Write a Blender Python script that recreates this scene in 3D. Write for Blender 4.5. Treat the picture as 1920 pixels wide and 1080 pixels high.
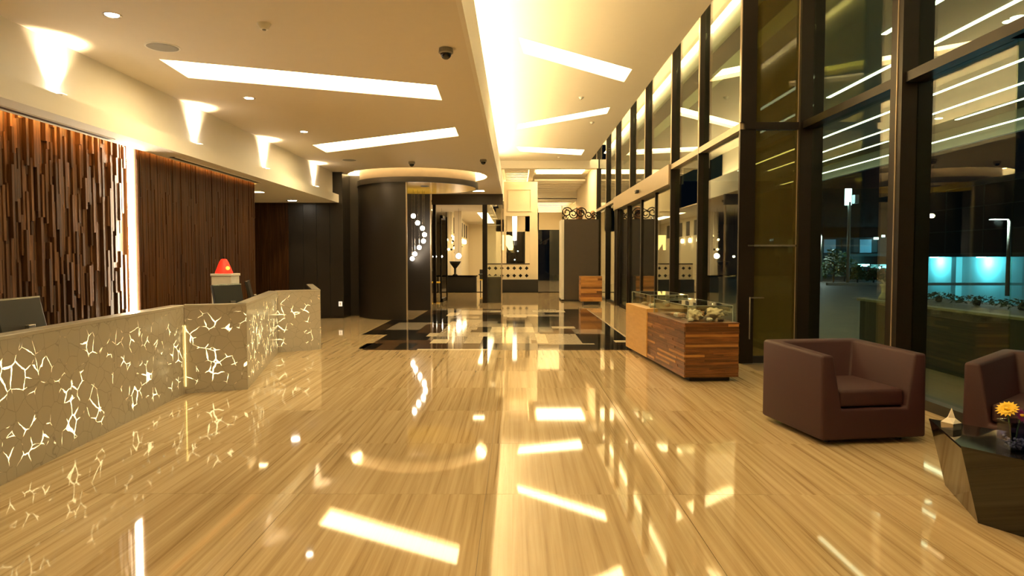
import bpy, bmesh, math, random
from mathutils import Vector, Matrix
from mathutils.geometry import delaunay_2d_cdt
random.seed(7)
S = bpy.context.scene
for o in list(bpy.data.objects): bpy.data.objects.remove(o)
COL = S.collection
PI = math.pi

# ------------------------------------------------------------------ camera
F, CX, CY, VX, VY, CH = 1280.0, 960.0, 540.0, 967.0, 484.0, 1.5
cd = bpy.data.cameras.new('camera'); cam = bpy.data.objects.new('camera', cd); COL.objects.link(cam)
cd.sensor_width = 36.0; cd.lens = 36.0*F/1920.0; cd.clip_end = 500
yaw = math.atan((VX-CX)/F); pit = math.atan((CY-VY)/F)
cam.location = (0, 0, CH); cam.rotation_euler = (PI/2-pit, 0, yaw)
S.camera = cam
# ------------------------------------------------------------------ world, exposure
W = bpy.data.worlds.new('night_sky'); S.world = W; W.use_nodes = True
W.node_tree.nodes['Background'].inputs[0].default_value = (0.010, 0.016, 0.030, 1)
W.node_tree.nodes['Background'].inputs[1].default_value = 0.12
S.view_settings.view_transform = 'Standard'; S.view_settings.look = 'None'
S.view_settings.exposure = 0.32; S.view_settings.gamma = 1.0; S.view_settings.use_curve_mapping = False
WARM = (1.0, 0.745, 0.36)        # the lobby's lamps
K = 1.0

_fw = Vector((-math.sin(yaw)*math.cos(pit), math.cos(yaw)*math.cos(pit), -math.sin(pit)))
_r = _fw.cross(Vector((0,0,1))).normalized(); _u = _r.cross(_fw)
CAMP = Vector((0,0,CH))
def ray(x, y): return _r*((x-CX)/F) + _u*((CY-y)/F) + _fw
def P(x, y, z=0.0):
    v = ray(x,y); return CAMP + v*((z-CH)/v.z)
def PX(x, y, X):
    v = ray(x,y); return CAMP + v*(X/v.x)
def PY(x, y, Y):
    v = ray(x,y); return CAMP + v*(Y/v.y)

# ------------------------------------------------------------------ materials
MATS = {}
def nodes(name):
    m = bpy.data.materials.new(name); m.use_nodes = True; nt = m.node_tree
    b = nt.nodes['Principled BSDF']; MATS[name] = m
    return m, nt, b
def nd(nt, t, **kw):
    n = nt.nodes.new(t)
    for k, v in kw.items():
        if k.startswith('i_'): n.inputs[k[2:].replace('_',' ')].default_value = v
        else: setattr(n, k, v)
    return n
def c4(c): return (c[0], c[1], c[2], 1)
def plain(name, col, rough=0.6, metal=0.0, spec=0.5, var=0.12, scale=8.0, bump=0.0, coat=0.0):
    m, nt, b = nodes(name)
    tc = nd(nt, 'ShaderNodeTexCoord'); no = nd(nt, 'ShaderNodeTexNoise', i_Scale=scale, i_Detail=4.0)
    nt.links.new(tc.outputs['Object'], no.inputs['Vector'])
    r = nd(nt, 'ShaderNodeMix', data_type='RGBA'); r.inputs[6].default_value = c4([x*(1-var) for x in col]); r.inputs[7].default_value = c4([min(1,x*(1+var)) for x in col])
    nt.links.new(no.outputs['Fac'], r.inputs[0]); nt.links.new(r.outputs[2], b.inputs['Base Color'])
    b.inputs['Roughness'].default_value = rough; b.inputs['Metallic'].default_value = metal
    b.inputs['Specular IOR Level'].default_value = spec; b.inputs['Coat Weight'].default_value = coat
    if bump:
        bp = nd(nt, 'ShaderNodeBump', i_Strength=bump, i_Distance=0.01); nt.links.new(no.outputs['Fac'], bp.inputs['Height']); nt.links.new(bp.outputs[0], b.inputs['Normal'])
    return m
def emit(name, col, s):
    m, nt, b = nodes(name); b.inputs['Base Color'].default_value = c4(col)
    b.inputs['Emission Color'].default_value = c4(col); b.inputs['Emission Strength'].default_value = s
    return m
def streak(name, cols, sc, rough=0.4, rnd=0.0, coat=0.0, bump=0.0, spec=0.5, world=True, detail=5.0, dist=0.0, hue=None):
    """grain: noise squeezed along one axis (sc = scale per axis), shifted per object"""
    m, nt, b = nodes(name)
    src = nd(nt, 'ShaderNodeNewGeometry') if world else nd(nt, 'ShaderNodeTexCoord')
    oi = nd(nt, 'ShaderNodeObjectInfo')
    mul = nd(nt, 'ShaderNodeVectorMath', operation='MULTIPLY'); mul.inputs[1].default_value = sc
    nt.links.new(src.outputs['Position' if world else 'Object'], mul.inputs[0])
    mr = nd(nt, 'ShaderNodeMath', operation='MULTIPLY'); mr.inputs[1].default_value = 57.0*(1 if rnd else 0)
    nt.links.new(oi.outputs['Random'], mr.inputs[0])
    ad = nd(nt, 'ShaderNodeVectorMath', operation='ADD'); nt.links.new(mul.outputs[0], ad.inputs[0]); nt.links.new(mr.outputs[0], ad.inputs[1])
    no = nd(nt, 'ShaderNodeTexNoise', i_Scale=1.0, i_Detail=detail, i_Roughness=0.62, i_Distortion=dist)
    nt.links.new(ad.outputs[0], no.inputs['Vector'])
    cr = nd(nt, 'ShaderNodeValToRGB'); e = cr.color_ramp.elements
    n = len(cols)
    while len(e) < n: e.new(0.5)
    for i, c in enumerate(cols): e[i].position = 0.30+0.40*i/(n-1); e[i].color = c4(c)
    nt.links.new(no.outputs['Fac'], cr.inputs[0])
    out = cr.outputs[0]
    if rnd:
        hs = nd(nt, 'ShaderNodeHueSaturation'); mp = nd(nt, 'ShaderNodeMapRange'); mp.inputs[3].default_value = 1-rnd; mp.inputs[4].default_value = 1+rnd
        nt.links.new(oi.outputs['Random'], mp.inputs[0]); nt.links.new(mp.outputs[0], hs.inputs['Value']); nt.links.new(out, hs.inputs['Color']); out = hs.outputs[0]
    nt.links.new(out, b.inputs['Base Color'])
    b.inputs['Roughness'].default_value = rough; b.inputs['Coat Weight'].default_value = coat; b.inputs['Coat Roughness'].default_value = 0.04
    b.inputs['Specular IOR Level'].default_value = spec
    if bump:
        bp = nd(nt, 'ShaderNodeBump', i_Strength=bump, i_Distance=0.004); nt.links.new(no.outputs['Fac'], bp.inputs['Height']); nt.links.new(bp.outputs[0], b.inputs['Normal'])
    return m
def glass(name, tint, refl=1.0, haze=None, ior=1.5):
    m, nt, b = nodes(name); nt.nodes.remove(b)
    o = nt.nodes['Material Output']
    tr = nd(nt, 'ShaderNodeBsdfTransparent'); tr.inputs[0].default_value = c4(tint)
    gl = nd(nt, 'ShaderNodeBsdfGlossy'); gl.inputs['Roughness'].default_value = 0.0; gl.inputs[0].default_value = (1,1,1,1)
    fr = nd(nt, 'ShaderNodeFresnel'); ge = nd(nt, 'ShaderNodeNewGeometry'); mi = nd(nt, 'ShaderNodeMapRange')
    mi.inputs[3].default_value = ior; mi.inputs[4].default_value = 1.0/ior      # thin pane: both faces reflect alike
    nt.links.new(ge.outputs['Backfacing'], mi.inputs[0]); nt.links.new(mi.outputs[0], fr.inputs[0])
    mu = nd(nt, 'ShaderNodeMath', operation='MULTIPLY', use_clamp=True); mu.inputs[1].default_value = refl; nt.links.new(fr.outputs[0], mu.inputs[0])
    mx = nd(nt, 'ShaderNodeMixShader'); base = tr.outputs[0]
    if haze:
        df = nd(nt, 'ShaderNodeBsdfDiffuse'); df.inputs[0].default_value = c4(haze[0])
        m2 = nd(nt, 'ShaderNodeMixShader'); m2.inputs[0].default_value = haze[1]
        nt.links.new(base, m2.inputs[1]); nt.links.new(df.outputs[0], m2.inputs[2]); base = m2.outputs[0]
    nt.links.new(mu.outputs[0], mx.inputs[0]); nt.links.new(base, mx.inputs[1]); nt.links.new(gl.outputs[0], mx.inputs[2])
    nt.links.new(mx.outputs[0], o.inputs[0])
    return m

plain('paint', (0.76, 0.69, 0.58), 0.75, var=0.02)
plain('paint_high', (0.82, 0.77, 0.68), 0.75, var=0.02)
plain('fascia_paint', (0.88, 0.86, 0.80), 0.7, var=0.02)
plain('dark_wall', (0.022, 0.018, 0.014), 0.38, var=0.2, scale=3)
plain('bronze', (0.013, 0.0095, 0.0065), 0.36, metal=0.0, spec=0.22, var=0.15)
plain('collar_brown', (0.10, 0.07, 0.04), 0.5)
plain('drum_dark', (0.022, 0.017, 0.012), 0.42, var=0.12, scale=3)
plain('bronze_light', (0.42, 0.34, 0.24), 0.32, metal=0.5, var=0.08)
plain('black', (0.012, 0.011, 0.010), 0.45)
plain('black_gloss', (0.006, 0.005, 0.004), 0.04, spec=0.7)
plain('grey_plastic', (0.018, 0.017, 0.014), 0.4)
plain('silver', (0.55, 0.53, 0.50), 0.25, metal=0.9, var=0.05)
plain('white_plastic', (0.75, 0.73, 0.70), 0.4)
plain('joint', (0.20, 0.15, 0.09), 0.4)
plain('cream_wall', (0.80, 0.70, 0.52), 0.6, var=0.03)
plain('partition', (0.055, 0.042, 0.030), 0.5, var=0.1)
plain('leather', (0.036, 0.0085, 0.0115), 0.62, var=0.10, scale=160, bump=0.06)
plain('asphalt', (0.12, 0.105, 0.08), 0.6, var=0.35, scale=1.5)
plain('planter', (0.007, 0.0065, 0.006), 0.6, var=0.2)
plain('ledge', (0.30, 0.29, 0.25), 0.6)
plain('coping', (0.13, 0.13, 0.10), 0.6)
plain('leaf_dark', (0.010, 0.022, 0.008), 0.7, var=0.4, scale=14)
plain('cyan_wall', (0.55, 0.60, 0.60), 0.7, var=0.05)
plain('night_facade', (0.05, 0.055, 0.06), 0.7, var=0.2)
plain('night_facade_dark', (0.015, 0.014, 0.016), 0.7, var=0.2)
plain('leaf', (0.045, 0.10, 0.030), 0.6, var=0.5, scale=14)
plain('tissue', (0.85, 0.80, 0.72), 0.85, var=0.02)
plain('petal_yellow', (0.80, 0.52, 0.03), 0.6)
plain('petal_purple', (0.22, 0.01, 0.16), 0.6)
plain('stem', (0.08, 0.16, 0.04), 0.6)
plain('iron', (0.02, 0.016, 0.012), 0.45, metal=0.6)
plain('terracotta', (0.42, 0.22, 0.10), 0.6)
plain('canopy_paint', (0.26, 0.28, 0.24), 0.7, var=0.05)
plain('gold', (0.92, 0.58, 0.05), 0.28, metal=0.1, var=0.2, scale=4)
plain('shell_cream', (0.80, 0.68, 0.48), 0.5, var=0.18, scale=40, bump=0.2)
plain('shell_rust', (0.58, 0.30, 0.14), 0.5, var=0.3, scale=40, bump=0.2)
plain('shell_white', (0.85, 0.80, 0.70), 0.45, var=0.1, scale=40, bump=0.2)
plain('shell_dark', (0.10, 0.07, 0.05), 0.5, var=0.3, scale=40)
plain('edge_glass', (0.35, 0.42, 0.36), 0.15)
plain('pebble', (0.55, 0.55, 0.45), 0.1, spec=1.0)
plain('light_wood_flat', (0.62, 0.36, 0.09), 0.35, var=0.06, scale=6)
streak('travertine', [(0.30,0.205,0.10),(0.455,0.34,0.19),(0.535,0.415,0.25),(0.60,0.48,0.30)], (26.0, 0.40, 1.0), rough=0.038, rnd=0.025, spec=0.55, dist=0.5, detail=6)
streak('slat_dark', [(0.022,0.008,0.0025),(0.054,0.021,0.006),(0.10,0.044,0.013)], (26.0, 26.0, 1.2), rough=0.45, rnd=0.35, bump=0.15, spec=0.2)
streak('slat_relief', [(0.060,0.026,0.010),(0.105,0.049,0.020),(0.175,0.088,0.042)], (30.0, 30.0, 2.0), rough=0.45, rnd=0.45, bump=0.1, spec=0.25)
streak('strip_wood', [(0.075,0.026,0.008),(0.15,0.058,0.018),(0.24,0.10,0.032)], (3.0, 3.0, 40.0), rough=0.33, rnd=0.45, bump=0.1)
streak('strip_wood_pale', [(0.30,0.13,0.035),(0.42,0.20,0.055),(0.50,0.26,0.08)], (3.0, 3.0, 40.0), rough=0.33, rnd=0.15)
streak('maple', [(0.50,0.28,0.085),(0.56,0.33,0.11),(0.62,0.38,0.14)], (4.0, 4.0, 22.0), rough=0.30)
streak('granite_black', [(0.006,0.006,0.006),(0.010,0.010,0.010),(0.02,0.018,0.016)], (60,60,60), rough=0.06, rnd=0.2, spec=0.30)
streak('granite_brown', [(0.05,0.028,0.015),(0.075,0.043,0.024),(0.11,0.064,0.036)], (50,50,50), rough=0.06, rnd=0.2, spec=0.30)
streak('granite_grey', [(0.22,0.19,0.155),(0.27,0.24,0.195),(0.33,0.29,0.24)], (50,50,50), rough=0.06, rnd=0.25, spec=0.30)
streak('granite_taupe', [(0.36,0.31,0.235),(0.43,0.37,0.28),(0.50,0.43,0.33)], (30,8,30), rough=0.06, rnd=0.2, spec=0.30)
streak('granite_cream', [(0.66,0.56,0.40),(0.74,0.64,0.47),(0.80,0.70,0.53)], (20,3,20), rough=0.06, rnd=0.1, spec=0.30)
glass('pane', (0.84, 0.93, 0.84), 1.0)
glass('pane_painted_reflection', (0.42, 0.40, 0.20), 1.2, haze=((0.20, 0.155, 0.040), 0.24))  # olive tint and haze stand for the room reflected in this pane
glass('vitrine', (0.93, 0.96, 0.93), 1.3)
glass('vase_glass', (0.55, 0.58, 0.80), 1.4)
emit('led_panel', WARM, 13*K)
emit('led_cove', WARM, 46*K)
emit('led_ring', WARM, 32*K)
emit('led_orange', (1.0, 0.48, 0.11), 26*K)
emit('led_edge', (1.0, 0.84, 0.58), 60*K)
emit('lamp_lens', (1.0, 0.86, 0.66), 40*K)
emit('ball', (1.0, 0.80, 0.58), 30*K)
emit('restaurant_light', WARM, 9*K)
emit('soft_panel', WARM, 7.0*K)
emit('red_shade', (1.0, 0.020, 0.008), 1.3)
emit('red_bulb', (1.0, 0.30, 0.04), 2.2)
emit('n_lamp', (1.0, 0.72, 0.22), 2.2)
emit('tube_lamp', (1.0, 0.86, 0.62), 2.6)
emit('canopy_led', (1.0, 0.98, 0.70), 5.0)
emit('street_led', (0.75, 0.90, 1.0), 40.0)
emit('sign_face', (0.62, 0.93, 1.0), 7.0)
emit('cyan_tube', (0.25, 0.85, 1.0), 22.0)
emit('city_yellow', (1.0, 0.75, 0.25), 2.0)
emit('city_white', (0.8, 0.95, 1.0), 4.0)
emit('city_green', (0.1, 0.9, 0.6), 1.2)
emit('city_red', (1.0, 0.25, 0.12), 1.2)
emit('dim_window', (0.30, 0.45, 0.60), 0.10)
emit('socket_glow', (1.0, 0.95, 0.85), 0.5)  # white socket plate given a glow of its own; it holds no lamp

def stone_panel():
    """backlit stone: pale slab with fine grey cracks; the open veins let the lamps inside shine out"""
    m, nt, b = nodes('backlit_stone')
    tc = nd(nt, 'ShaderNodeTexCoord'); oi = nd(nt, 'ShaderNodeObjectInfo'); sh = nd(nt, 'ShaderNodeVectorMath', operation='MULTIPLY_ADD')   # every slab has its own veins
    sh.inputs[1].default_value = (1.7,1.7,1.7); nt.links.new(oi.outputs['Location'], sh.inputs[0]); nt.links.new(tc.outputs['Object'], sh.inputs[2])
    wn = nd(nt, 'ShaderNodeTexNoise', i_Scale=9.0, i_Detail=3.0); nt.links.new(sh.outputs[0], wn.inputs['Vector'])
    wa = nd(nt, 'ShaderNodeVectorMath', operation='MULTIPLY_ADD'); wa.inputs[1].default_value = (0.045,0.045,0.045)
    nt.links.new(wn.outputs['Color'], wa.inputs[0]); nt.links.new(sh.outputs[0], wa.inputs[2])
    v = nd(nt, 'ShaderNodeTexVoronoi', feature='DISTANCE_TO_EDGE', i_Scale=7.6); nt.links.new(wa.outputs[0], v.inputs['Vector'])
    n2 = nd(nt, 'ShaderNodeTexNoise', i_Scale=5.0, i_Detail=2.5, i_Roughness=0.6); nt.links.new(sh.outputs[0], n2.inputs['Vector'])
    sep = nd(nt, 'ShaderNodeSeparateXYZ'); nt.links.new(tc.outputs['Object'], sep.inputs[0])
    # no open veins along the top and the foot of the slab
    m1 = nd(nt, 'ShaderNodeMapRange', interpolation_type='SMOOTHSTEP'); m1.inputs[1].default_value=0.03; m1.inputs[2].default_value=0.18; nt.links.new(sep.outputs[2], m1.inputs[0])
    m2 = nd(nt, 'ShaderNodeMapRange', interpolation_type='SMOOTHSTEP'); m2.inputs[1].default_value=0.98; m2.inputs[2].default_value=0.74; nt.links.new(sep.outputs[2], m2.inputs[0])
    mm = nd(nt, 'ShaderNodeMath', operation='MULTIPLY'); nt.links.new(m1.outputs[0], mm.inputs[0]); nt.links.new(m2.outputs[0], mm.inputs[1])
    th = nd(nt, 'ShaderNodeMapRange'); th.inputs[1].default_value=0.475; th.inputs[2].default_value=0.70; th.inputs[3].default_value=0.0; th.inputs[4].default_value=0.066
    nt.links.new(n2.outputs['Fac'], th.inputs[0])
    tm = nd(nt, 'ShaderNodeMath', operation='MULTIPLY'); nt.links.new(th.outputs[0], tm.inputs[0]); nt.links.new(mm.outputs[0], tm.inputs[1])
    sb = nd(nt, 'ShaderNodeMath', operation='SUBTRACT'); nt.links.new(tm.outputs[0], sb.inputs[0]); nt.links.new(v.outputs['Distance'], sb.inputs[1])
    lit = nd(nt, 'ShaderNodeMapRange', interpolation_type='SMOOTHSTEP'); lit.inputs[1].default_value=0.0; lit.inputs[2].default_value=0.016; nt.links.new(sb.outputs[0], lit.inputs[0])
    es = nd(nt, 'ShaderNodeMath', operation='MULTIPLY'); es.inputs[1].default_value = 2.6; nt.links.new(lit.outputs[0], es.inputs[0])
    b.inputs['Emission Color'].default_value = (1.0, 0.78, 0.36, 1); nt.links.new(es.outputs[0], b.inputs['Emission Strength'])
    ck = nd(nt, 'ShaderNodeMapRange'); ck.inputs[1].default_value=0.0; ck.inputs[2].default_value=0.03; nt.links.new(v.outputs['Distance'], ck.inputs[0])
    mx = nd(nt, 'ShaderNodeMix', data_type='RGBA'); mx.inputs[6].default_value=(0.36,0.33,0.27,1); mx.inputs[7].default_value=(0.50,0.46,0.38,1); nt.links.new(ck.outputs[0], mx.inputs[0])
    nt.links.new(mx.outputs[2], b.inputs['Base Color']); b.inputs['Roughness'].default_value = 0.16
stone_panel()
plain('stone', (0.50, 0.46, 0.38), 0.18, var=0.12, scale=10)
plain('marble', (0.72, 0.70, 0.64), 0.25, var=0.12, scale=12)

# ------------------------------------------------------------------ geometry helpers
def tag(o, label=None, cat=None, group=None, kind=None):
    if label: o['label'] = label
    if cat: o['category'] = cat
    if group: o['group'] = group
    if kind: o['kind'] = kind
    return o
def empty(name, loc=(0,0,0), rz=0.0, **kw):
    o = bpy.data.objects.new(name, None); o.empty_display_size = 0.1; COL.objects.link(o); o.location = loc; o.rotation_euler = (0,0,rz)
    return tag(o, **kw)
def link(name, me, parent=None, loc=(0,0,0), rz=0.0):
    o = bpy.data.objects.new(name, me); COL.objects.link(o); o.location = loc; o.rotation_euler = (0,0,rz)
    if parent: o.parent = parent
    return o
class G:
    def __init__(s): s.v = []; s.f = []
    def add(s, vs, fs):
        n = len(s.v); s.v += [tuple(v) for v in vs]; s.f += [tuple(i+n for i in f) for f in fs]; return s
    def box(s, x0,x1,y0,y1,z0,z1):
        return s.add([(x0,y0,z0),(x1,y0,z0),(x1,y1,z0),(x0,y1,z0),(x0,y0,z1),(x1,y0,z1),(x1,y1,z1),(x0,y1,z1)],
                     [(3,2,1,0),(4,5,6,7),(0,1,5,4),(1,2,6,5),(2,3,7,6),(3,0,4,7)])
    def hexa(s, b, t): # bottom 4, top 4, counter-clockwise seen from above
        return s.add(list(b)+list(t), [(3,2,1,0),(4,5,6,7),(0,1,5,4),(1,2,6,5),(2,3,7,6),(3,0,4,7)])
    def prism(s, poly, z0, z1, top=None):
        n = len(poly); t = top or poly
        vs = [(p[0],p[1],z0) for p in poly]+[(p[0],p[1],z1) for p in t]
        return s.add(vs, [tuple(range(n))[::-1], tuple(range(n,2*n))]+[(i,(i+1)%n,n+(i+1)%n,n+i) for i in range(n)])
    def lathe(s, prof, n=20, c=(0,0,0)):
        vs = []; k = len(prof)
        for i in range(n):
            a = 2*PI*i/n
            for r, z in prof: vs.append((c[0]+r*math.cos(a), c[1]+r*math.sin(a), c[2]+z))
        fs = []
        for i in range(n):
            j = (i+1)%n
            for q in range(k-1): fs.append((i*k+q, j*k+q, j*k+q+1, i*k+q+1))
        return s.add(vs, fs)
    def ball(s, c, r, n=14, sq=1.0):
        prof = [(r*math.sin(PI*q/8)+1e-5, -r*sq*math.cos(PI*q/8)) for q in range(9)]
        return s.lathe(prof, n, c)
    def tube(s, pts, r, n=8):
        pts = [Vector(p) for p in pts]; m = len(pts); vs = []
        for i, p in enumerate(pts):
            t = (pts[min(i+1,m-1)]-pts[max(i-1,0)]).normalized()
            a = Vector((0,0,1)) if abs(t.z) < 0.9 else Vector((1,0,0))
            u = t.cross(a).normalized(); w = t.cross(u)
            rr = r[i] if isinstance(r,(list,tuple)) else r
            for k in range(n): vs.append(p+u*(rr*math.cos(2*PI*k/n))+w*(rr*math.sin(2*PI*k/n)))
        fs = [(i*n+k, i*n+(k+1)%n, (i+1)*n+(k+1)%n, (i+1)*n+k) for i in range(m-1) for k in range(n)]
        fs += [tuple(range(n))[::-1], tuple(range((m-1)*n, m*n))]
        return s.add(vs, fs)
    def mesh(s, name, mat, smooth=False, bevel=0.0, seg=2):
        me = bpy.data.meshes.new(name); me.from_pydata(s.v, [], s.f)
        bm = bmesh.new(); bm.from_mesh(me)
        bmesh.ops.recalc_face_normals(bm, faces=bm.faces)
        if bevel: bmesh.ops.bevel(bm, geom=bm.edges[:], offset=bevel, segments=seg, profile=0.5, affect='EDGES', clamp_overlap=True)
        bm.to_mesh(me); bm.free()
        me.materials.append(MATS[mat])
        if smooth:
            for p in me.polygons: p.use_smooth = True
            if smooth != 'all':
                try: me.set_sharp_from_angle(angle=math.radians(42))
                except Exception: pass
        return me
    def build(s, name, mat, parent=None, smooth=False, bevel=0.0, seg=2, loc=(0,0,0), rz=0.0):
        return link(name, s.mesh(name, mat, smooth, bevel, seg), parent, loc, rz)
def box(name, mat, b, parent=None, bevel=0.0, **kw):
    return tag(G().box(*b).build(name, mat, parent, bevel=bevel), **kw)
def in_poly(p, poly):
    c = False; n = len(poly)
    for i in range(n):
        a, b = poly[i], poly[i-1]
        if (a[1] > p[1]) != (b[1] > p[1]) and p[0] < (b[0]-a[0])*(p[1]-a[1])/(b[1]-a[1])+a[0]: c = not c
    return c
def slab_with_holes(name, outer, holes, z, mat, th=0.04):
    pts = []; edges = []
    for poly in [outer]+holes:
        n = len(pts); pts += [Vector((p[0],p[1])) for p in poly]
        edges += [(n+i, n+(i+1)%len(poly)) for i in range(len(poly))]
    vs, es, fs, *_ = delaunay_2d_cdt(pts, edges, [], 1, 1e-5)
    keep = []
    for f in fs:
        c = sum((vs[i] for i in f), Vector((0,0)))/len(f)
        if not any(in_poly(c, h) for h in holes): keep.append(f)
    g = G(); g.add([(v.x,v.y,z) for v in vs], [tuple(f) for f in keep])
    g.add([(v.x,v.y,z+th) for v in vs], [tuple(f)[::-1] for f in keep])
    return g.build(name, mat)

# ================================================================== THE SETTING
XG1, XG2, YR = 3.22, 4.08, 9.75      # the two glass planes and the return between them
ZL, ZH = 3.63, 5.30                  # low ceiling on the left, high ceiling by the glass
XF, XLIP, ZS = -4.53, -4.38, 2.87    # soffit fascia, its lip, its underside
YB, YE = -3.5, 46.0

# ---- floor: base, travertine slabs, inlaid mosaic
floor = tag(G().box(-8.6, XG2+0.02, YB, YE+0.4, -0.16, -0.016).build('floor', 'joint'), 'polished beige stone lobby floor of large vein-cut slabs with a dark inlay', kind='structure')
box('floor_slab', 'travertine', (-8.6, XG2+0.02, YB, 1.9, -0.016, 0), floor)
MX0, MX1, MY0, MY1 = -2.48, 2.12, 11.08, 20.15
rows = [1.9]; 
while rows[-1] < 29.5: rows.append(rows[-1]+1.19)
SL = {}
def slab(x0, x1, y0, y1, nm='floor_slab', mat='travertine', z1=0.0, gap=0.0013):
    if x1-x0 < 0.03 or y1-y0 < 0.03: return
    k = (round(x1-x0,3), round(y1-y0,3), mat)
    if k not in SL:
        w, d = (x1-x0)/2-gap, (y1-y0)/2-gap
        SL[k] = G().box(-w, w, -d, d, -0.016, 0).mesh(nm, mat)
    return link(nm, SL[k], floor, ((x0+x1)/2, (y0+y1)/2, z1))
colx = [-4.95+1.19*i for i in range(8)]
JAG = [(-3.02, 13.3, 16.6), (-2.48, 11.08, 20.15)]
def clip_cells(x0, x1, y0, y1, holes):
    cells = [(x0,x1,y0,y1)]
    for (a,b,c,d) in holes:
        out = []
        for (p,q,r,s) in cells:
            if q <= a or p >= b or s <= c or r >= d: out.append((p,q,r,s)); continue
            if p < a: out.append((p,a,r,s)); p = a
            if q > b: out.append((b,q,r,s)); q = b
            if r < c: out.append((p,q,r,c))
            if s > d: out.append((p,q,d,s))
        cells = out
    return cells
MOS_HOLES = [(MX0-0.04, MX1, MY0, MY0+9.0), (-3.02, MX0, 13.33, 16.63)]
CREAMY = (MX0, -2.02, 12.25, 13.35)            # pale bite at the left of the inlay
for i in range(len(rows)-1):
    y0, y1 = rows[i], rows[i+1]
    xr = XG2+0.02 if y1 < YR+0.3 else XG1
    xs = [x for x in colx if x < xr-0.3]+[xr]
    for j in range(len(xs)-1):
        for c in clip_cells(xs[j], xs[j+1], y0, y1, MOS_HOLES): slab(*c)
box('floor_slab', 'travertine', (-8.6, -4.95, 1.9, 29.6, -0.016, 0), floor)
box('floor_slab', 'granite_taupe', (-8.6, XG1, 29.62, YE+0.4, -0.016, 0), floor)
# the inlay is laid on a 10 x 15 cm module; rectangles are set in the order listed, later ones over earlier ones
GX0, GY0, CWX, CWY, NX, NY = -3.02, MY0, 0.10, 0.15, 51, 60
grid = [[None]*NX for _ in range(NY)]; tmat = []
def lay(x0, x1, y0, y1, mat):
    k = len(tmat); tmat.append(mat)
    for j in range(NY):
        for i in range(NX):
            cx, cy = GX0+(i+0.5)*CWX, GY0+(j+0.5)*CWY
            if x0 <= cx < x1 and y0 <= cy < y1: grid[j][i] = k
def layp(u0, v0, u1, v1, mat):      # rectangle read off the photograph's floor
    a_, b_ = P(660+u0/3.31, 540+v1/3.31), P(660+u1/3.31, 540+v0/3.31)
    lay(min(a_.x, P(660+u0/3.31,540+v0/3.31).x*0.5+a_.x*0.5), P(660+u1/3.31,540+(v0+v1)/6.62).x, a_.y, b_.y, mat)
random.seed(21)
yy = MY0
while yy < MY1:
    h = random.choice([0.6, 0.75, 0.9, 1.05]); xx = MX0
    while xx < MX1:
        w = random.choice([0.4, 0.5, 0.7, 0.9, 1.2]); cx = xx+w/2
        if cx > 1.0: pal = ['granite_black']*5+['granite_brown']*4
        elif cx < -1.7: pal = ['granite_black']*6+['granite_brown']*2+['granite_grey']
        else: pal = ['granite_black']*3+['granite_grey']*5+['granite_taupe']*5+['granite_brown']*2+['granite_cream']
        lay(xx, min(xx+w,MX1), yy, min(yy+h,MY1), random.choice(pal)); xx += w
    yy += h
lay(-3.02, MX0, 13.35, 14.3, 'granite_black'); lay(-3.02, MX0, 14.3, 15.4, 'granite_brown'); lay(-3.02, MX0, 15.4, 16.7, 'granite_black')
for (u0,v0,u1,v1,m) in ((80,345,190,375,'granite_black'),(280,345,390,375,'granite_black'),(390,345,800,375,'granite_brown'),(800,345,890,375,'granite_black'),(890,345,1150,375,'granite_grey'),(1150,350,1760,376,'granite_black'),
    (1225,285,1465,350,'granite_taupe'),(1150,283,1225,345,'granite_cream'),(1420,283,1600,345,'granite_black'),(1600,283,1740,345,'granite_black'),(1618,322,1735,336,'granite_cream'),(1390,255,1580,283,'granite_grey'),(1230,240,1375,252,'granite_cream'),(1400,195,1560,252,'granite_brown'),(1580,220,1700,283,'granite_black'),
    (1155,185,1265,206,'granite_black'),(1155,222,1265,236,'granite_black'),(1165,132,1262,150,'granite_cream'),(960,165,1075,184,'granite_cream'),(860,140,915,151,'granite_cream'),(800,165,930,192,'granite_black'),
    (880,243,945,276,'granite_cream'),(790,280,865,298,'granite_cream'),(800,300,860,345,'granite_black'),(870,300,1100,345,'granite_taupe'),(700,300,795,345,'granite_taupe'),(600,205,690,222,'granite_cream'),(595,152,655,172,'granite_cream'),
    (465,278,560,300,'granite_cream'),(495,320,600,345,'granite_cream'),(280,300,440,322,'granite_black'),(200,258,430,283,'granite_black'),(240,215,470,258,'granite_grey'),(430,225,560,278,'granite_brown'),(560,225,680,300,'granite_taupe'),(690,195,800,262,'granite_taupe'),(300,322,500,345,'granite_brown')): layp(u0,v0,u1,v1,m)
done = [[False]*NX for _ in range(NY)]
for j in range(NY):
    for i in range(NX):
        k = grid[j][i]
        if k is None or done[j][i]: continue
        w = 1
        while i+w < NX and grid[j][i+w] == k and not done[j][i+w]: w += 1
        h = 1
        while j+h < NY and all(grid[j+h][q] == k and not done[j+h][q] for q in range(i,i+w)): h += 1
        for q in range(j,j+h):
            for p_ in range(i,i+w): done[q][p_] = True
        slab(GX0+i*CWX, min(GX0+(i+w)*CWX, MX1), GY0+j*CWY, GY0+(j+h)*CWY, 'mosaic_tile', tmat[k])
random.seed(11)

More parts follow.
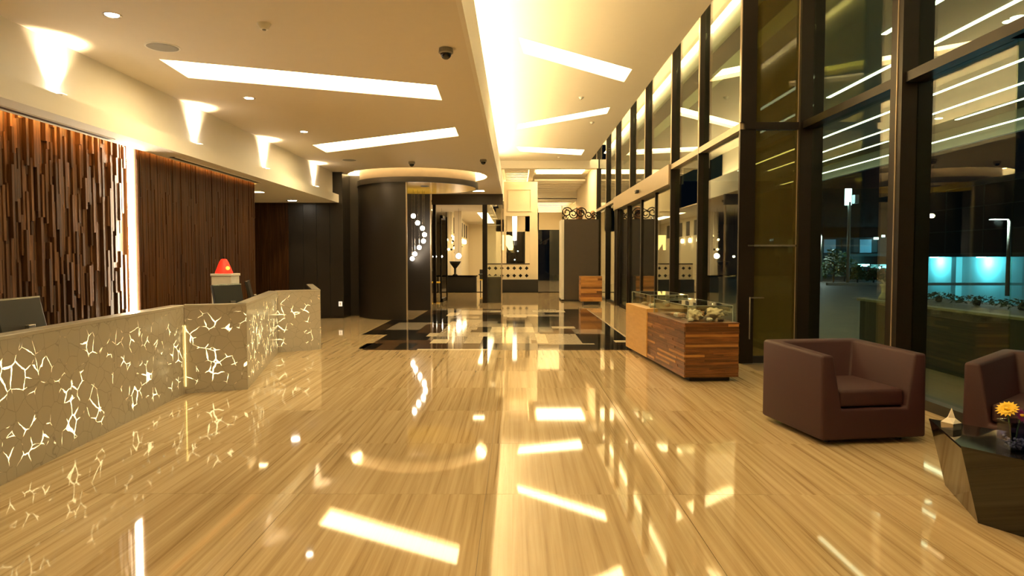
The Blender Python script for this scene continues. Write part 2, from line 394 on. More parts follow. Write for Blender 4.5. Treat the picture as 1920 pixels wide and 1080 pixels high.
# ---- low ceiling with its light slots and the ring recess
def quad(pts, z): return [tuple(P(x,y,z))[:2] for x,y in pts]
LSLOT = [quad([(298,111),(353,146),(829,188),(818,160)], ZL), quad([(586,272),(612,286),(860,255),(853,239)], ZL)]
LSLOT.append([(-0.95,1.2),(-0.95,1.75),(-3.55,2.55),(-3.9,2.0)])
RC, RR = (-2.55, 17.95), 1.80
ring = [(RC[0]+RR*math.cos(2*PI*i/48), RC[1]+RR*math.sin(2*PI*i/48)) for i in range(48)]
YLE = 25.2
tag(slab_with_holes('ceiling', [(XF,YB),(-0.5,YB),(-0.5,YLE),(XF,YLE)], LSLOT+[ring], ZL, 'paint'), 'low painted ceiling over the reception with slanted light slots', kind='structure')
# upstand of the cove along its edge, the pocket behind it
c = G().box(-0.498,-0.45,YB,YLE,ZL,4.28).box(-0.56,-0.498,YB,YLE,ZL+0.05,4.28); c.box(-1.05,-0.56,YB,YLE,4.16,4.20); c.box(-1.09,-1.05,YB,YLE,4.16,ZH+0.02)
tag(c.build('trim_1','paint_high'), 'upstand and light cove along the edge of the low ceiling', kind='structure')
cove = empty('cove_light', (-0.8,11,4.2), label='long warm light strip hidden in the cove beside the high ceiling', cat='light')
b = G().box(-0.09,0.09,-13.5,14.0,0.0,0.02).build('light_strip','led_cove',cove)
# ---- high ceiling
RSLOT = [quad([(972,70),(982,100),(1170,154),(1185,130)], ZH), quad([(972,233),(968,243),(1138,213),(1144,201)], ZH), quad([(968,275),(975,284),(1090,291),(1096,281)], ZH)]
RSLOT.append([(0.6,4.9),(0.75,5.5),(2.4,4.6),(2.2,4.1)])
XC = 2.86
tag(slab_with_holes('ceiling', [(-1.05,YB),(XC,YB),(XC,26.8),(-1.05,26.8)], RSLOT, ZH, 'paint_high'), 'high painted ceiling beside the glass wall', kind='structure')
c = G().box(XC,XC+0.05,YB,27.0,ZH,5.62); c.box(XC,XG2+0.2,YB,27.0,5.94,5.98); c.box(XC-0.05,XC,YB,27.0,ZH+.04,5.98)
tag(c.build('trim_2','paint_high'), 'raised light slot between the high ceiling and the glass wall', kind='structure')
pl = empty('perimeter_light', (XC+0.12, 11, 5.6), label='long warm light strip in the slot above the glass wall', cat='light')
G().box(-0.05,0.05,-14.0,16.0,0.0,0.03).build('light_strip','led_panel',pl)
def slot_light(poly, z, depth, label, grp):
    cx = sum(p[0] for p in poly)/len(poly); cy = sum(p[1] for p in poly)/len(poly)
    e = empty('ceiling_light', (cx,cy,z), label=label, cat='light', group=grp)
    q = [(p[0]-cx,p[1]-cy) for p in poly]; n = len(q)
    g = G(); vs = [(p[0],p[1],0.0) for p in q]+[(p[0],p[1],depth) for p in q]
    g.add(vs, [(i,(i+1)%n,n+(i+1)%n,n+i) for i in range(n)]); g.build('slot_side','paint',e)
    G().prism(q, depth, depth+0.02).build('diffuser','led_panel',e)
for p, l in zip(LSLOT, ['longest slanted light slot in the low ceiling, nearest the camera','shorter slanted light slot in the low ceiling near the ring of light','light slot in the low ceiling above the camera']): slot_light(p, ZL, 0.09, l, 'light slots in the ceilings')
for p, l in zip(RSLOT, ['nearest slanted light slot in the high ceiling','second slanted light slot in the high ceiling','farthest slanted light slot in the high ceiling','light slot in the high ceiling above the camera']): slot_light(p, ZH, 0.09, l, 'light slots in the ceilings')
# ring recess
g = G(); n = 48
g.add([(x,y,ZL) for x,y in ring]+[(x,y,3.95) for x,y in ring], [(i,(i+1)%n,n+(i+1)%n,n+i) for i in range(n)])
g.prism(ring, 3.95, 3.98)
tag(g.build('trim_3','paint'), 'round recess in the low ceiling above the drum', kind='structure')
rl = empty('ring_light', (RC[0],RC[1],3.7), label='ring of warm light around the top of the round canopy', cat='light')
g = G(); r0, r1 = 1.66, 1.77
for i in range(n):
    a0, a1 = 2*PI*i/n, 2*PI*(i+1)/n
    g.add([(r*math.cos(a),r*math.sin(a),0.10) for a,r in ((a0,r0),(a1,r0),(a1,r1),(a0,r1))], [(0,1,2,3)])
g.build('light_strip','led_ring',rl)

# ---- soffit over the reception: fascia, lip, underside
g = G().box(XF-0.06,XF,YB,16.95,3.05,ZL+0.02)
g.box(XF-0.06,XLIP,YB,16.95,ZS,3.07)
g.box(-4.78,XF-0.06,YB,12.7,ZS,ZS+0.06); g.box(-8.6,XF-0.06,12.7,16.95,ZS,ZS+0.06)
g.box(-8.6,XF-0.06,YB,16.95,3.60,3.66)
tag(g.build('trim_4','fascia_paint'), 'deep painted soffit with a projecting lip over the reception desk', kind='structure')
sl = empty('wall_wash_light', (-4.74,6,2.98), label='hidden amber light strip washing the top of the wooden reception wall', cat='light')
G().box(-0.02,0.02,-8,6.65,0.0,0.05).build('light_strip','led_orange',sl)
for (ya,yb,l) in ((4.2,7.9,'long dark air grille under the soffit above the lit slat wall'),(9.3,12.4,'long dark air grille under the soffit near the lamp')):
    e = empty('air_grille', (-4.66,(ya+yb)/2,ZS), label=l, cat='grille', group='air grilles under the soffit'); h=(yb-ya)/2
    G().box(-0.035,0.035,-h,h,-0.006,0.004).build('slot','grey_plastic',e)
    G().box(-0.05,-0.035,-h,h,-0.010,0.002).build('flange','fascia_paint',e); G().box(0.035,0.05,-h,h,-0.010,0.002).build('flange','fascia_paint',e)

# ---- wooden reception wall: relief panel, smooth panel, end wall
YP = 8.72
wl = tag(G().box(-5.12,-5.03,YB,YP+0.1,0,3.6).build('wall_left','slat_dark'), 'reception wall of dark wood sticks set at uneven depths', kind='structure')
pool = []
y = YP-0.02; 
while y > 5.0:
    z = -random.random()*0.5
    while z < 3.1:
        L = random.uniform(0.22, 0.75); pool.append((y, max(z,0.0), min(z+L,3.3), random.choice([0.010,0.018,0.028,0.040,0.052,0.066]))); z += L
    y -= 0.036
vis = [p for p in pool if p[0] > 6.35 and p[2] > 1.15]
vis.sort(key=lambda p: -(p[2]-max(p[1],1.1))); ind = set(id(p) for p in vis[:300])
SM = {}; rest = G()
for p in pool:
    yy, z0, z1, dep = p
    if z1-z0 < 0.02: continue
    if id(p) in ind:
        k = (round(z1-z0,2), dep)
        if k not in SM: SM[k] = G().box(-0.03,dep,-0.0168,0.0168,-(z1-z0)/2,(z1-z0)/2).mesh('wood_stick','slat_relief')
        link('wood_stick', SM[k], wl, (-5.03,yy,(z0+z1)/2))
    else: rest.box(-5.06,-5.03+dep,yy-0.0168,yy+0.0168,z0,z1)
tag(rest.build('wood_sticks','slat_relief',wl), kind='stuff')
el = empty('edge_light', (-4.93,YP+0.03,0), label='bright vertical light strip at the edge of the stick relief', cat='light')
G().box(-0.03,0.045,-0.012,0.0,0.0,ZS+0.2).build('light_strip','led_edge',el)
wl2 = tag(G().box(-5.12,-4.865,YP+0.04,12.7,0,3.6).build('wall_left','slat_dark'), 'smooth wooden reception wall of narrow upright strips behind the red lamp', kind='structure')
g = G(); yy = YP+0.04
while yy < 12.68:
    w = random.uniform(0.03,0.06); w = min(w, 12.7-yy); zz = 0
    while zz < 3.3:
        L = random.uniform(0.7,1.6); d = random.uniform(0.015,0.028); g.box(-4.865,-4.865+d,yy+0.001,yy+w-0.001,zz,min(zz+L-0.002,3.3)); zz += L
    yy += w
tag(g.build('wood_strips','slat_dark',wl2), kind='stuff')
g = G().box(-8.6,-5.64,16.95,17.1,0,3.2); wbk = tag(g.build('wall_back','slat_dark'), 'wooden end wall of upright strips behind the reception', kind='structure')
g = G(); xx = -8.0
while xx < -5.66:
    w = random.uniform(0.04,0.07); g.box(xx+0.001,min(xx+w,-5.64)-0.001,16.95-random.uniform(0.012,0.03),16.95,0,ZS); xx += w
tag(g.build('wood_strips','slat_dark',wbk), kind='stuff')
box('wall_left','cream_wall',(-8.75,-8.6,YB,17.1,0,3.7), kind='structure', label='plain wall behind the reception office')
# dark wall beside it
g = G().box(-5.64,-4.30,16.98,17.1,0,ZL); g.box(-4.42,-4.30,17.1,18.6,0,ZL)
for i in range(4): g.box(-5.6+i*0.33,-5.6+i*0.33+0.322,16.965,16.98,0.06,ZS-0.01)
tag(g.build('wall_back','dark_wall'), 'dark panelled wall between the reception and the drum', kind='structure')
# walls behind the camera
g = G().box(-8.6,XG2+0.3,YB-0.1,YB,0,6); tag(g.build('wall_front','cream_wall'), 'plain wall behind the camera', kind='structure')

# ---- glass wall
def make_glass_wall():
    w = empty('window_1', (XG1,YR,0), label='tall glass wall with dark fins beside the entrance doors', kind='structure')
    ys = [9.75, 11.95, 14.05, 16.9, 19.1, 21.8, 24.1, 26.9]
    fin_hi = G().box(-0.05,0.16,-0.045,0.045,3.41,5.94).mesh('fin','bronze')
    fin_lo = G().box(-0.05,0.16,-0.045,0.045,0,3.31).mesh('fin','bronze')
    edge_hi_lit = G().box(-0.062,-0.05,-0.046,0.012,3.41,5.9).mesh('fin_edge','bronze_light')  # lit front face of the fin, its brightness put into a paler bronze
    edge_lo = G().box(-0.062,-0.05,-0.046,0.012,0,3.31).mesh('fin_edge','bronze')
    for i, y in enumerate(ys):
        f = link('fin', fin_hi, w, (0,y-YR,0)); link('fin_edge', edge_hi_lit, f)
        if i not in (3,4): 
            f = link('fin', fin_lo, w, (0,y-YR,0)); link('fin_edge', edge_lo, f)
        if i == 0: continue
        h = (ys[i]-ys[i-1])/2-0.047; c = (ys[i]+ys[i-1])/2-YR
        G().box(0.03,0.045,-h,h,3.42,5.94).build('pane','pane',w,loc=(0,c,0))
        if not (3 <= i <= 5): 
            G().box(0.03,0.045,-h,h,0.06,3.30).build('pane','pane',w,loc=(0,c,0))
            G().box(-0.03,0.10,-h,h,0.0,0.06).build('sill','bronze',w,loc=(0,c,0))
            G().box(-0.05,0.12,-h-0.04,h+0.04,3.31,3.41).build('transom','bronze_light',w,loc=(0,c,0))
    # door header
    G().box(-0.09,0.22,14.1-YR,22.0-YR,3.02,3.42).build('door_header','bronze_light',w)
    G().box(-0.05,0.05,21.4-YR,22.0-YR,0,3.02).build('side_panel','bronze',w)
    d = empty('door_1', (XG1,18,0), label='glass sliding entrance doors under a broad pale metal header', kind='structure')
    for (y0,y1,x) in ((14.1,16.0,0.05),(16.0,18.0,0.09),(18.0,19.9,0.09),(19.9,21.4,0.05)):
        p = G().box(x,x+0.012,y0-18+0.05,y1-18-0.05,0.08,2.97).build('door_leaf','pane',d)
        for ya in (y0,y1-0.07): G().box(x-0.03,x+0.04,ya-18,ya-18+0.07,0,3.02).build('stile','bronze',d)
        G().box(x-0.02,x+0.03,y0-18+0.07,y1-18-0.07,0.0,0.08).build('bottom_rail','bronze',d)
    s = empty('door_sensor', (XG1-0.09,17.6,3.2), label='small dark motion sensor on the door header', cat='sensor')
    G().box(-0.07,0,-0.12,0.12,-0.04,0.04).build('housing','black',s,bevel=0.015); G().box(-0.075,-0.06,-0.05,0.05,-0.03,0.0).build('lens','black_gloss',s)
    # return pane facing the camera
    r = empty('window_2', (XG1,YR,0), label='narrow glass return, its olive reflection painted in, with a steel bar, facing the camera', kind='structure'); L = XG2-XG1
    G().box(0.05,L-0.05,0.0,0.014,0.10,3.30).build('pane','pane_painted_reflection',r)
    G().box(0.05,L-0.05,0.0,0.014,3.42,5.94).build('pane','pane_painted_reflection',r)
    G().box(0.0,L,-0.05,0.06,3.31,3.41).build('transom','bronze',r)
    G().box(0.0,L,-0.02,0.05,0.0,0.10).build('sill','black',r)
    G().box(0.07,L-0.10,-0.045,-0.02,1.665,1.69).build('steel_bar','silver',r)
    h = G().tube([(0.10,-0.07,0.35),(0.10,-0.07,0.95)],0.014).build('pull_handle','silver',r); G().box(0.09,0.30,-0.075,-0.06,0.93,0.95).build('handle_arm','silver',h)
    # near glass
    w = empty('window_3', (XG2,0,0), label='near glass wall of wide panes between broad bronze posts', kind='structure')
    posts = [9.75, 7.25, 4.6, 1.9, -0.8]
    for i, y in enumerate(posts):
        wd = 0.11 if i else 0.09
        f = G().box(-0.10,0.22,-wd,wd,0,5.94).build('post','bronze',w,loc=(0,y,0)); G().box(-0.006,0.006,-0.006,0.006,0,5.9).build('cover_strip','bronze_light',f,loc=(-0.103,-wd*0.2,0))
        y1 = posts[i+1] if i+1 < len(posts) else YB
        G().box(0.06,0.075,y1+0.11,y-0.11,3.42,5.94).build('pane','pane',w)
        G().box(-0.07,0.14,y1+0.11,y-0.11,3.31,3.41).build('transom','bronze',w)
        if i in (0,):
            G().box(0.06,0.075,y1+0.11,y-0.11,0.10,3.31).build('pane','pane',w); G().box(-0.04,0.14,y1+0.11,y-0.11,0,0.10).build('sill','black',w)
    # the last low bay steps out behind the second armchair
    G().box(0.06,0.075,5.74,7.14,0.10,3.31).build('pane','pane',w); G().box(-0.04,0.14,5.74,7.14,0,0.10).build('sill','black',w)
    G().box(0.06,1.25,5.725,5.74,0.0,3.31).build('pane','pane',w)
    G().box(1.25,1.265,YB,5.74,0.0,3.31).build('pane','pane',w); G().box(0.0,1.27,YB,5.74,3.31,3.36).build('bay_top','bronze',w)
    G().box(0.02,1.27,YB,5.74,-0.16,0).build('bay_floor','travertine',w)
make_glass_wall()

# ---- far end of the hall
g = G().box(-1.05,XG1,26.8,27.2,5.0,5.34); g.box(-1.05,XG1,36,36.3,4.5,5.3)
g.box(0.55,0.75,27.2,36,4.95,5.25); g.box(-1.05,XG1,27.2,36,5.26,5.30); g.box(-1.05,XG1,36,YE,4.6,4.64)
tag(g.build('ceiling','paint_high'), 'beamed ceiling at the far end of the hall', kind='structure')
lv = G().box(0,0.95,-0.06,0.06,0,0.05).mesh('louvre','paint_high'); lw = G().box(0,2.2,-0.08,0.08,0,0.06).mesh('louvre','paint_high')
lv = G().box(0,0.95,-0.16,0.16,0,0.05).mesh('louvre','paint_high'); lw = G().box(0,2.3,-0.24,0.24,0,0.06).mesh('louvre','paint_high')
e = empty('louvre_ceiling', (-0.45,31,5.0), label='row of pale louvres in the far ceiling above the white portal', cat='louvre')
for i in range(12): link('louvre', lv, e, (0,-3.4+i*0.55,0))
e = empty('louvre_ceiling', (0.85,36.5,4.5), label='wide pale louvres in the far ceiling near the glass wall', cat='louvre')
for i in range(16): link('louvre', lw, e, (0,-5.2+i*0.9,-0.02 if i > 5 else 0.5))
for (bx, l) in (((-0.3,0.45,28,35,5.2,5.22),'warm light panel above the left louvres at the far end'),((0.9,2.9,27.6,30.2,5.2,5.22),'warm light panel in the far ceiling next to the glass wall'),((0.9,2.9,37,45,4.562,4.58),'warm light panel over the wide far louvres')):
    box('far_ceiling_light','soft_panel' if 'louvres' in l else 'restaurant_light',bx,label=l,cat='light',group='light panels in the far ceiling')
g = G().box(1.55,3.3,YE,YE+0.1,3.4,4.6).box(-1.2,1.5,YE,YE+0.1,0,4.6); g.box(2.95,3.3,YE,YE+0.1,0,3.4)
tag(g.build('wall_back','cream_wall'), 'cream far wall around a dark opening', kind='structure')
g = G().box(1.5,2.95,YE+0.05,YE+0.08,0,3.4); tag(g.build('window_4','pane'), 'dark glazed opening in the far wall', kind='structure')
g = G().box(XG1,XG1+0.15,27.0,YE+0.4,3.0,5.98).box(XG1,XG1+0.15,27.0,YE+0.4,0,0.4); wr = tag(g.build('wall_right','cream_wall'), 'cream wall with tall dark windows beyond the glass wall', kind='structure')
for i in range(8): G().box(XG1,XG1+0.15,27.0+i*2.4,27.9+i*2.4,0.4,3.0).build('pier','cream_wall',wr); G().box(XG1+0.06,XG1+0.08,27.9+i*2.4,29.4+i*2.4,0.4,3.0).build('pane','pane',wr)
for (bx,l) in (((-4.6,-3.9,27,32,3.738,3.75),'added warm fill panel under the restaurant ceiling behind the open door'),((-1.9,-1.4,34,44,3.738,3.75),'added warm fill panel under the restaurant ceiling toward the rear'),((-0.3,0.3,33,38,5.0,5.02),'added warm fill panel above the room behind the portal')): box('restaurant_fill_panel','restaurant_light',bx,label=l,cat='light',group='added fill panels for the restaurant')  # glowing panels added to brighten the restaurant and the portal room
w5 = tag(G().box(-8.6,-4.3,22.6,22.7,0,3.7).build('wall_left','dark_wall'), 'dark wall left of the restaurant front', kind='structure')

# ================================================================== OBJECTS
# ---- reception desk
DP = [P(0,911.6), P(348,738), P(464.5,730), P(521.6,661), P(602,655)]
DP = [(p.x,p.y) for p in DP]
d0 = Vector((DP[0][0]-DP[1][0], DP[0][1]-DP[1][1])).normalized()
DP[0] = (DP[1][0]+d0.x*5.2, DP[1][1]+d0.y*5.2)
DP += [(-4.05, 13.6)]
desk = empty('reception_desk', (DP[2][0],DP[2][1],0), label='long zigzag stone reception desk with glowing veins', cat='desk')
dl = desk.location
def off(a, b, t):   # inward (staff side) offset of a segment
    d = Vector((b[0]-a[0], b[1]-a[1])).normalized(); n = Vector((-d.y, d.x)); return n*t
for i in range(5):
    a, b = DP[i], DP[i+1]
    L = (Vector(b)-Vector(a)).length; ang = math.atan2(b[1]-a[1], b[0]-a[0])
    e = 0.0
    p = G().box(0.003, L-0.003, 0.0, 0.05, 0.0, 0.955).build('front_panel','backlit_stone', desk)
    p.location = (a[0]-dl.x, a[1]-dl.y, 0); p.rotation_euler = (0,0,ang)
    q = G().box(0.0, L, -0.002, 0.13, 0.955, 0.985).build('top_ledge','stone', desk, bevel=0.003, seg=1)
    q.location = (a[0]-dl.x, a[1]-dl.y, 0); q.rotation_euler = (0,0,ang)
    if i < 3:
        q = G().box(0.1 if i == 0 else 0.25, L-0.35, 0.06, 0.40, 0.70, 0.74).build('work_surface','grey_plastic', desk)
        q.location = (a[0]-dl.x, a[1]-dl.y, 0); q.rotation_euler = (0,0,ang)
g = G().box(-0.006,0.002,-0.006,0.002,0.08,0.76); g.build('light_seam','n_lamp',desk,loc=(DP[1][0]-dl.x+0.012,DP[1][1]-dl.y-0.006,0))
def monitor(loc, rz, label, w=0.56, h=0.34, tilt=0.22):
    e = empty('monitor', loc, rz, label=label, cat='monitor', group='monitors behind the desk')
    g = G(); s, c = math.sin(tilt), math.cos(tilt)
    def pt(x,y,z): return (x, y*c+z*s, 0.10+z*c-y*s)
    def bx(x0,x1,y0,y1,z0,z1): 
        return [pt(x0,y0,z0),pt(x1,y0,z0),pt(x1,y1,z0),pt(x0,y1,z0)],[pt(x0,y0,z1),pt(x1,y0,z1),pt(x1,y1,z1),pt(x0,y1,z1)]
    G().hexa(*bx(-w/2,w/2,-0.02,0.02,0,h)).build('housing','grey_plastic',e,bevel=0.006)
    G().hexa(*bx(-w/2-0.002,w/2+0.002,-0.022,0.0,h-0.012,h+0.002)).build('bezel','silver',e)
    G().hexa(*bx(-w/2+0.015,w/2-0.015,0.02,0.023,0.02,h-0.015)).build('screen','black_gloss',e)
    G().box(-0.04,0.04,-0.06,-0.02,0.0,0.22).build('stand','silver',e,bevel=0.006)
    G().box(-0.13,0.13,-0.12,0.08,0.0,0.015).build('base','silver',e,bevel=0.004)
    return e
monitor((-3.98,5.50,0.742), PI/2+0.06, 'wide dark monitor at the near end of the reception desk')
monitor((-3.62,8.62,0.742), PI/2-0.45, 'dark monitor on the desk in front of the marble pedestal', w=0.44, h=0.33)
monitor((-3.93,10.15,0.742), PI/2+0.30, 'dark monitor at the far end of the reception desk', w=0.44, h=0.33)
# pedestal and lamp
pd = empty('pedestal', (-4.10,9.62,0), label='square pale marble pedestal carrying the red lamp', cat='pedestal')
G().box(-0.14,0.14,-0.14,0.14,0,1.25).build('shaft','marble',pd,bevel=0.006); G().box(-0.15,0.15,-0.15,0.15,1.25,1.285).build('cap','marble',pd,bevel=0.004)
lp = empty('table_lamp', (-4.12,9.62,1.285), label='small glowing red cone lamp on the marble pedestal', cat='lamp')
G().lathe([(0.001,0.205),(0.035,0.20),(0.06,0.16),(0.095,0.07),(0.118,0.012),(0.118,0.0)],24).build('lamp_shade','red_shade',lp,smooth='all')
G().ball((0.085,-0.075,0.075),0.028).build('bulb_glow','red_bulb',lp,smooth='all'); G().lathe([(0.001,0.235),(0.012,0.235),(0.014,0.20),(0.001,0.2)],10).build('finial','black',lp)
sk = empty('wall_socket', (P(643,574).x*0+(-4.285),17.05,0), label='small white socket low on the dark wall', cat='socket')
sk.location = (-4.37,16.97,0.36)
G().box(-0.045,0.045,-0.012,0,-0.06,0.06).build('plate','socket_glow',sk,bevel=0.004); G().box(-0.015,0.015,-0.016,-0.01,-0.03,0.03).build('switch','white_plastic',sk)

# ---- drum, canopy and pendant lamps
dr = empty('drum_wall', (RC[0],RC[1],0), label='dark curved drum wall beside the restaurant entrance', cat='partition')
R0 = 1.54; a0, a1 = math.radians(267.0), math.radians(150)
g = G(); n = 28; vs = []
for i in range(n+1):
    a = a0+(a1-a0)*i/n
    for r in (R0, R0-0.06):
        for z in (0, 3.32): vs.append((r*math.cos(a), r*math.sin(a), z))
fs = []
for i in range(n):
    k, j = i*4, i*4+4
    fs += [(k,k+1,j+1,j),(k+2,j+2,j+3,k+3),(k+1,k+3,j+3,j+1),(k,j,j+2,k+2)]
fs += [(0,2,3,1),(n*4,n*4+1,n*4+3,n*4+2)]
g.add(vs, fs); g.build('curved_panel','drum_dark',dr,smooth=True)
ex, ey = R0*math.cos(a0), R0*math.sin(a0)
G().box(ex-0.005,ex+0.02,ey-0.005,ey+0.07,0,3.32).build('edge_trim','bronze_light',dr)
G().box(-4.30-RC[0],-1.28,-0.2,0.2,0,ZL).build('side_panel','drum_dark',dr)
cn = empty('round_canopy', (RC[0],RC[1],3.32), label='round dark canopy with a gold underside over the drum', cat='canopy')
G().lathe([(0.001,0.0),(1.5,0.0)],48).build('underside','gold',cn)
G().lathe([(1.50,0.0),(1.57,0.0),(1.57,0.13),(0.001,0.13)],48).build('rim','drum_dark',cn,smooth=True); G().lathe([(1.50,0.13),(1.50,0.60)],48).build('collar','collar_brown',cn,smooth=True)
sp = empty('ceiling_speaker', (RC[0]+0.25,RC[1]-0.6,3.32), label='dark round speaker in the gold canopy underside', cat='speaker'); G().lathe([(0.001,-0.012),(0.10,-0.012),(0.12,0.0)],20).build('grille','black',sp)
bp = empty('back_panel', (-3.3,19.58,0), label='flat dark panel behind the cascade of ball lamps', cat='partition')
G().box(-0.95,0.85,0,0.08,0,ZL).build('panel','dark_wall',bp); G().box(0.85,0.88,-0.01,0.09,0,ZL).build('edge_trim','bronze_light',bp)
BP = [(775,405),(783,418),(792,428),(796,440),(794,452),(786,464),(778,476),(773,485)]
bm_ = G().ball((0,0,0),0.062,16).mesh('globe','ball',smooth='all')
for i, (x,y) in enumerate(BP):
    yy = 18.2+0.14*i; p = PY(x,y,yy)
    e = empty('pendant_lamp', p, label='%s glowing ball lamp of the curved cascade before the dark panel' % ['topmost','second highest','third highest','fourth highest','fourth lowest','third lowest','second lowest','lowest'][i], cat='lamp', group='ball lamps of the cascade')
    link('globe', bm_, e); G().tube([(0,0,0.06),(0,0,3.32-p.z)],0.004,6).build('cord','silver',e); G().lathe([(0.001,0.075),(0.016,0.075),(0.018,0.05)],10).build('cap','silver',e)

# ---- restaurant front
sf = empty('shopfront', (-1.05,22.9,0), label='dark framed glass front of the restaurant with an open door leaf', cat='shopfront')
G().box(-1.75,0.62,-0.06,0.06,3.28,ZL).build('header','partition',sf)
G().box(-0.06,0.10,-0.08,0.08,0,3.28).build('post','bronze',sf); G().box(-1.72,-1.62,-0.06,0.06,0,3.28).build('post','bronze',sf)
G().box(0.56,0.60,-0.04,0.04,0,3.28).build('post','bronze_light',sf)
G().box(0.10,0.56,0.0,0.012,0.02,3.28).build('pane','vitrine',sf)
lf = G().box(0,0.05,0,0.05,0,2.95).build('door_leaf','bronze',sf,loc=(-1.52,0.3,0)); 
G().box(0,0.05,0.0,0.05,0,2.95).build('stile','bronze',lf,loc=(0.10,1.0,0)); G().box(0,0.10,0.0,1.0,2.85,2.95).build('rail','bronze',lf); G().box(0,0.10,0.0,1.0,0,0.12).build('rail','bronze',lf)
hs = empty('host_stand', (-0.73,23.35,0), label='dark box host stand beside the restaurant post', cat='stand')
G().box(-0.24,0.24,-0.2,0.2,0,0.82).build('body','black',hs); G().box(-0.26,0.28,-0.22,0.22,0.82,0.86).build('top','partition',hs)
bk = empty('menu_book', (-0.78,23.3,0.86), label='open dark menu lying on the host stand', cat='menu'); G().hexa([(-0.16,-0.1,0.0),(0,-0.1,0.0),(0,0.1,0.0),(-0.16,0.1,0.0)],[(-0.16,-0.1,0.05),(0,-0.1,0.02),(0,0.1,0.02),(-0.16,0.1,0.05)]).build('page','cream_wall',bk); G().hexa([(0,-0.1,0.0),(0.16,-0.1,0.0),(0.16,0.1,0.0),(0,0.1,0.0)],[(0,-0.1,0.02),(0.16,-0.1,0.05),(0.16,0.1,0.05),(0,0.1,0.02)]).build('page','cream_wall',bk)
# restaurant room
g = G().box(-8.6,-1.05,YLE,YE,3.75,3.8); tag(g.build('ceiling','paint'), 'restaurant ceiling', kind='structure')
g = G().box(-8.6,-1.05,YLE-0.05,YLE,3.55,ZH); tag(g.build('trim_5','partition'), 'dark edge where the low ceiling ends', kind='structure')
g = G().box(-8.6,-1.2,YE,YE+0.1,0,4.6); tag(g.build('wall_back','cream_wall'), 'cream rear wall of the restaurant', kind='structure')
g = G().box(-8.7,-8.6,17.1,YE,0,4); tag(g.build('wall_left','cream_wall'), 'cream side wall of the restaurant', kind='structure')
wc = tag(G().box(-3.35,-3.15,33.4,YE,0,3.75).build('wall_left','cream_wall'), 'cream slotted wall with bright lamps inside the restaurant', kind='structure')
for i in range(6): G().box(0,0.03,-0.35,0.35,2.75,3.55).build('recess_panel','partition',wc,loc=(-3.15,35+i*1.7,0))
cm = G().box(-0.17,0.17,-0.17,0.17,0,3.75).build('column','cream_wall'); cm.location = (-2.78,33.0,0); tag(cm,'square cream column inside the restaurant',cat='column')
lm = G().lathe([(0.001,0.16),(0.07,0.14),(0.10,0.05),(0.09,-0.08),(0.001,-0.12)],12).mesh('sconce','restaurant_light',smooth='all')
for i in range(5):
    o = link('wall_lamp', lm, None, (-3.05,34.2+i*1.7,2.45)); tag(o, '%s bright lamp along the slotted restaurant wall' % ['nearest','second','third','fourth','farthest'][i], 'lamp', 'lamps along the restaurant wall')
    G().box(-0.1,0,-0.03,0.03,-0.03,0.03).build('bracket','iron',o)
ch = empty('chandelier', PY(851,470,33.5), label='cluster chandelier of many small ball lamps in the restaurant', cat='chandelier')
bs = G().ball((0,0,0),0.06,10).mesh('globe','restaurant_light',smooth='all'); bd = G().ball((0,0,0),0.055,10).mesh('globe','iron',smooth='all')
random.seed(5)
for i in range(34):
    x, y, z = random.uniform(-0.36,0.36), random.uniform(-0.36,0.36), random.uniform(-0.1,0.95)
    o = link('globe', bs if i%2 else bd, ch, (x,y,z)); G().tube([(0,0,0.05),(0,0,3.75-ch.location.z-z)],0.004,5).build('cord','iron',o)
for (x,y,r,l) in ((815,481,0.09,'ball lamp hanging left of the open restaurant door'),(860,480,0.12,'larger ball lamp above the dark urn in the restaurant'),(828,481,0.05,'small ball lamp beside the restaurant door leaf')):
    p = PY(x,y,31.0); e = empty('pendant_lamp', p, label=l, cat='lamp'); G().ball((0,0,0),r,12).build('globe','ball',e,smooth='all'); G().tube([(0,0,r),(0,0,3.75-p.z)],0.005,5).build('cord','iron',e)
ct = empty('counter', (-2.35,30.4,0), label='long dark counter inside the restaurant', cat='counter')
G().box(-0.66,0.60,-0.3,0.3,0,0.68).build('body','black',ct); G().box(-1.15,0.63,-0.33,0.33,0.68,0.74).build('top','black_gloss',ct); G().box(-1.12,-1.05,-0.3,0.3,0,0.68).build('leg','black',ct)
ur = empty('urn', (-2.70,30.4,0.74), label='dark footed urn standing on the restaurant counter', cat='urn')
G().lathe([(0.001,0),(0.13,0),(0.05,0.06),(0.05,0.30),(0.22,0.52),(0.26,0.62),(0.24,0.62),(0.001,0.55)],20).build('bowl','iron',ur,smooth='all')
def rchair(x,y,rz,label):
    e = empty('dining_chair',(x,y,0),rz,label=label,cat='chair',group='restaurant chairs')
    G().box(-0.22,0.22,-0.22,0.22,0.42,0.48).build('seat','gold',e,bevel=0.01); G().box(-0.22,0.22,0.19,0.23,0.48,0.95).build('backrest','black',e,bevel=0.01)
    for sx in (-0.19,0.19):
        for sy in (-0.19,0.19): G().box(sx-0.02,sx+0.02,sy-0.02,sy+0.02,0,0.42).build('leg','black',e)
rchair(-3.55,29.6,0.6,'yellow seated chair left of the restaurant counter'); rchair(-1.45,33.2,2.6,'black backed chair behind the end of the restaurant counter')
tb = empty('dining_table',(-1.35,32.4,0),label='small dark table beside the cream panel in the restaurant',cat='table'); G().box(-0.4,0.4,-0.35,0.35,0.70,0.75).build('top','black',tb); G().lathe([(0.001,0),(0.22,0),(0.22,0.03),(0.04,0.05),(0.04,0.70)],12).build('pedestal','iron',tb)

